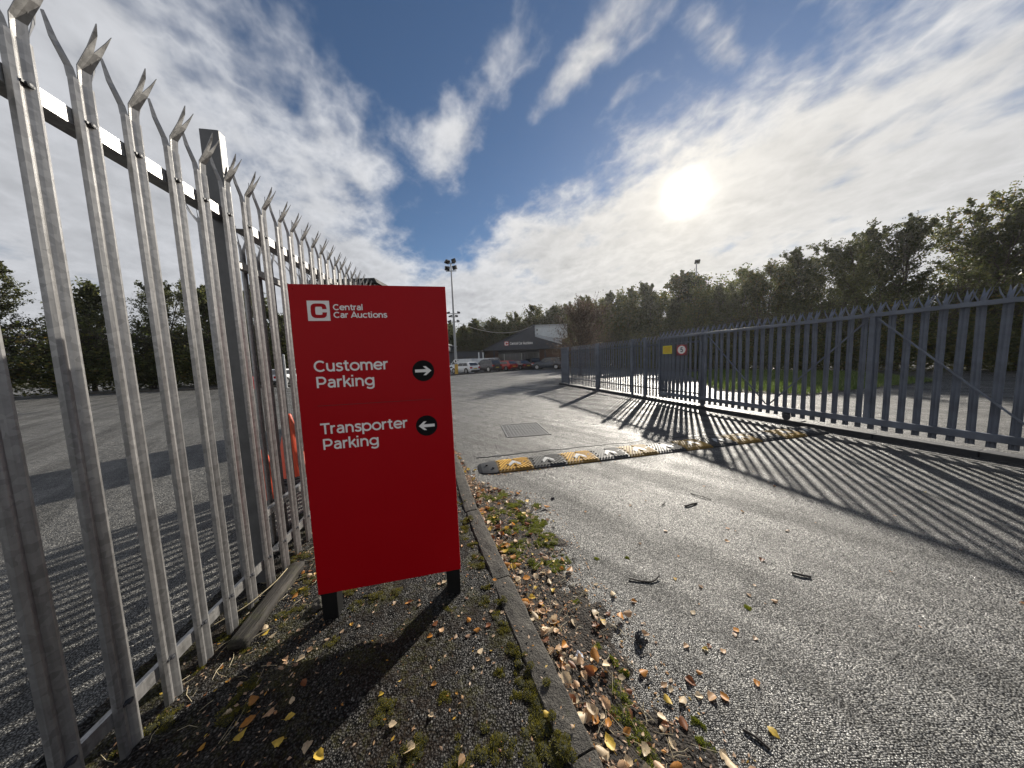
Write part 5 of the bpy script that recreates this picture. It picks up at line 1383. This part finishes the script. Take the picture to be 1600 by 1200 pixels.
# crumbs of broken leaf and bark in the gutter and by the fence
for i in range(5200):
    u = random.random()
    if u < .72:
        y_ = random.uniform(-.4, 3.6); d = min(abs(random.gauss(0, .6)), 1.25) * bed_w(y_); x_ = kerb_x(y_) + .005 + d
    elif u < .86:
        y_ = random.uniform(.3, 2.8); x_ = fence_x(y_) + random.uniform(-.1, .5)
    else:
        y_ = random.uniform(.4, 3.0); x_ = random.uniform(fence_x(y_) + .2, kerb_x(y_) - .02)
    z = ground_z(x_, y_); r_ = random.uniform(.003, .011); a = random.uniform(0, 6.28)
    c, s2 = math.cos(a) * r_, math.sin(a) * r_; w_ = random.uniform(.25, .7)
    BVs.append(np.array([(x_ + c, y_ + s2, z + random.uniform(.001, .006)), (x_ - s2 * w_, y_ + c * w_, z + random.uniform(.001, .006)), (x_ - c, y_ - s2, z + random.uniform(.001, .007)), (x_ + s2 * w_, y_ - c * w_, z + random.uniform(.001, .006))]))
    BFs.append((nbv, nbv + 1, nbv + 2, nbv + 3)); nbv += 4
me = bpy.data.meshes.new('leaf_litter'); me.from_pydata([tuple(v) for a in BVs for v in a], [], BFs); me.materials.append(MAT['litter'])
tag(put('leaf_litter', me), 'small leaves and crumbs of litter strewn along kerb and fence', 'leaf litter', kind='stuff')
# fine dead stalks in the gutter
fm = MB()
for i in range(420):
    if random.random() < .75: y_ = random.uniform(.4, 3.2); x_ = kerb_x(y_) + random.uniform(0, 1) * bed_w(y_)
    else: y_ = random.uniform(.9, 2.6); x_ = fence_x(y_) + random.uniform(-.05, .35)
    l = random.uniform(.02, .10); a = random.uniform(0, 6.28); z = ground_z(x_, y_) + .006
    d = Vector((math.cos(a), math.sin(a), 0)) * l
    p = Vector((x_, y_, z)); fm.tube([p, p + d * .5 + Vector((random.gauss(0, .006), random.gauss(0, .006), random.uniform(0, .008))), p + d + Vector((0, 0, random.uniform(-.002, .01)))], [.0011, .001, .0006], 3, False)
tag(fm.build('dead_stalks', MAT['straw']), 'thin dry stalks scattered through the litter', 'stalks', kind='stuff')
bk_ = MB()
for i in range(220):
    y_ = random.uniform(.4, 3.3); x_ = kerb_x(y_) + random.uniform(0, 1.1) * bed_w(y_)
    l = random.uniform(.015, .07); a = random.uniform(0, 6.28); p = Vector((x_, y_, ground_z(x_, y_) + .004)); d = Vector((math.cos(a), math.sin(a), random.uniform(-.05, .15))) * l
    bk_.tube([p, p + d], [random.uniform(.0012, .003), .001], 4, False)
tag(bk_.build('twig_fragments', MAT['twig']), 'short dark twig fragments in the gutter litter', 'twigs', kind='stuff')

# twigs and odd things on the road
def twig(pts2, r_, lab):
    r_ *= .75
    P = [(x_, y_, ROAD + r_ * 1.0 + z_) for x_, y_, z_ in pts2]
    m = MB().tube(catmull(P, 5), r_, 6)
    a = Vector(P[1]); m.tube([a, a + Vector((.03, .02, .004))], [r_ * .6, r_ * .3], 5)
    tag(m.build('twig', MAT['twig']), lab, 'twig')
twig([(1.465, 2.72, .002), (1.50, 2.745, .006), (1.53, 2.79, .002)], .006, 'short thin twig on the road, left of the thicker one')
twig([(1.68, 2.69, .001), (1.75, 2.71, .004), (1.83, 2.74, .0)], .011, 'thick dark piece of twig lying on the open road')
twig([(.75, 1.80, .004), (.83, 1.775, .001), (.90, 1.77, .002), (.96, 1.805, .012)], .006, 'curved dark twig at the edge of the gutter litter')
twig([(1.86, 1.80, .001), (1.90, 1.775, .003), (1.95, 1.76, .0)], .009, 'dark twig near the right edge of the road view')
twig([(.88, 1.01, .0), (.91, .985, .002), (.935, .95, .0)], .006, 'straight dark twig on the road in the foreground')
twig([(1.9, 2.95, .0), (1.97, 2.85, .008), (2.02, 2.80, .0)], .005, 'thin bent twig right of the thick twig on the road')
def lump(name, mat, x_, y_, r_, sz, seed, lab, cat, amp=.35):
    m = MB(); n1, n2 = 12, 8; V = []; F = []
    for i in range(n2 + 1):
        th = math.pi * i / n2
        for k in range(n1):
            ph = 2 * math.pi * k / n1; d = Vector((math.sin(th) * math.cos(ph), math.sin(th) * math.sin(ph), math.cos(th)))
            q = 1 + amp * noise.noise(d * 2.2 + Vector((seed, 0, 0))) + amp * .5 * noise.noise(d * 6 + Vector((seed, 3, 0)))
            V.append((d.x * r_ * q, d.y * r_ * q * .8, d.z * r_ * q * sz + r_ * sz * .7))
    for i in range(n2):
        for k in range(n1): F.append((i * n1 + k, i * n1 + (k + 1) % n1, (i + 1) * n1 + (k + 1) % n1, (i + 1) * n1 + k))
    o = m.add(V, F).build(name, mat, None, (x_, y_, ground_z(x_, y_) - .003), seed)
    return tag(o, lab, cat)
lump('stone', MAT['stone_dark'], .637, 1.387, .028, .9, 1.3, 'dark angular stone standing at the edge of the gutter litter', 'stone', .5)
lump('crumpled_foil', MAT['paper'], .286, 1.286, .022, .55, 5.1, 'crumpled white foil scrap among the gutter leaves', 'litter', .9)
lump('stone', MAT['concrete'], -1.22, 1.60, .045, .6, 8.2, 'pale mossy stone between the timber and the sign post', 'stone', .5)
lump('stone', MAT['stone_dark'], .40, 2.95, .02, .6, 2.7, 'small dark stone near the far end of the gutter moss', 'stone', .5)

# ------------------------------------------------------------------ thin haze volume, added to lighten the trees towards the sun
hm = bpy.data.materials.new('glare_veil'); hm.use_nodes = True; hn = hm.node_tree; hn.nodes.clear()
pvn = hn.nodes.new('ShaderNodeVolumePrincipled'); pvn.inputs['Color'].default_value = (0.95, 0.96, 1.0, 1); pvn.inputs['Density'].default_value = 0.00026
pvn.inputs['Anisotropy'].default_value = 0.65
hno = hn.nodes.new('ShaderNodeOutputMaterial'); hn.links.new(pvn.outputs[0], hno.inputs['Volume'])
hz_o = MB().box(-2600, 2600, -2600, 2600, -1.4, 16.5).build('haze', hm)
tag(hz_o, 'added thin haze veil lightening the view towards the sun', 'haze', kind='stuff')
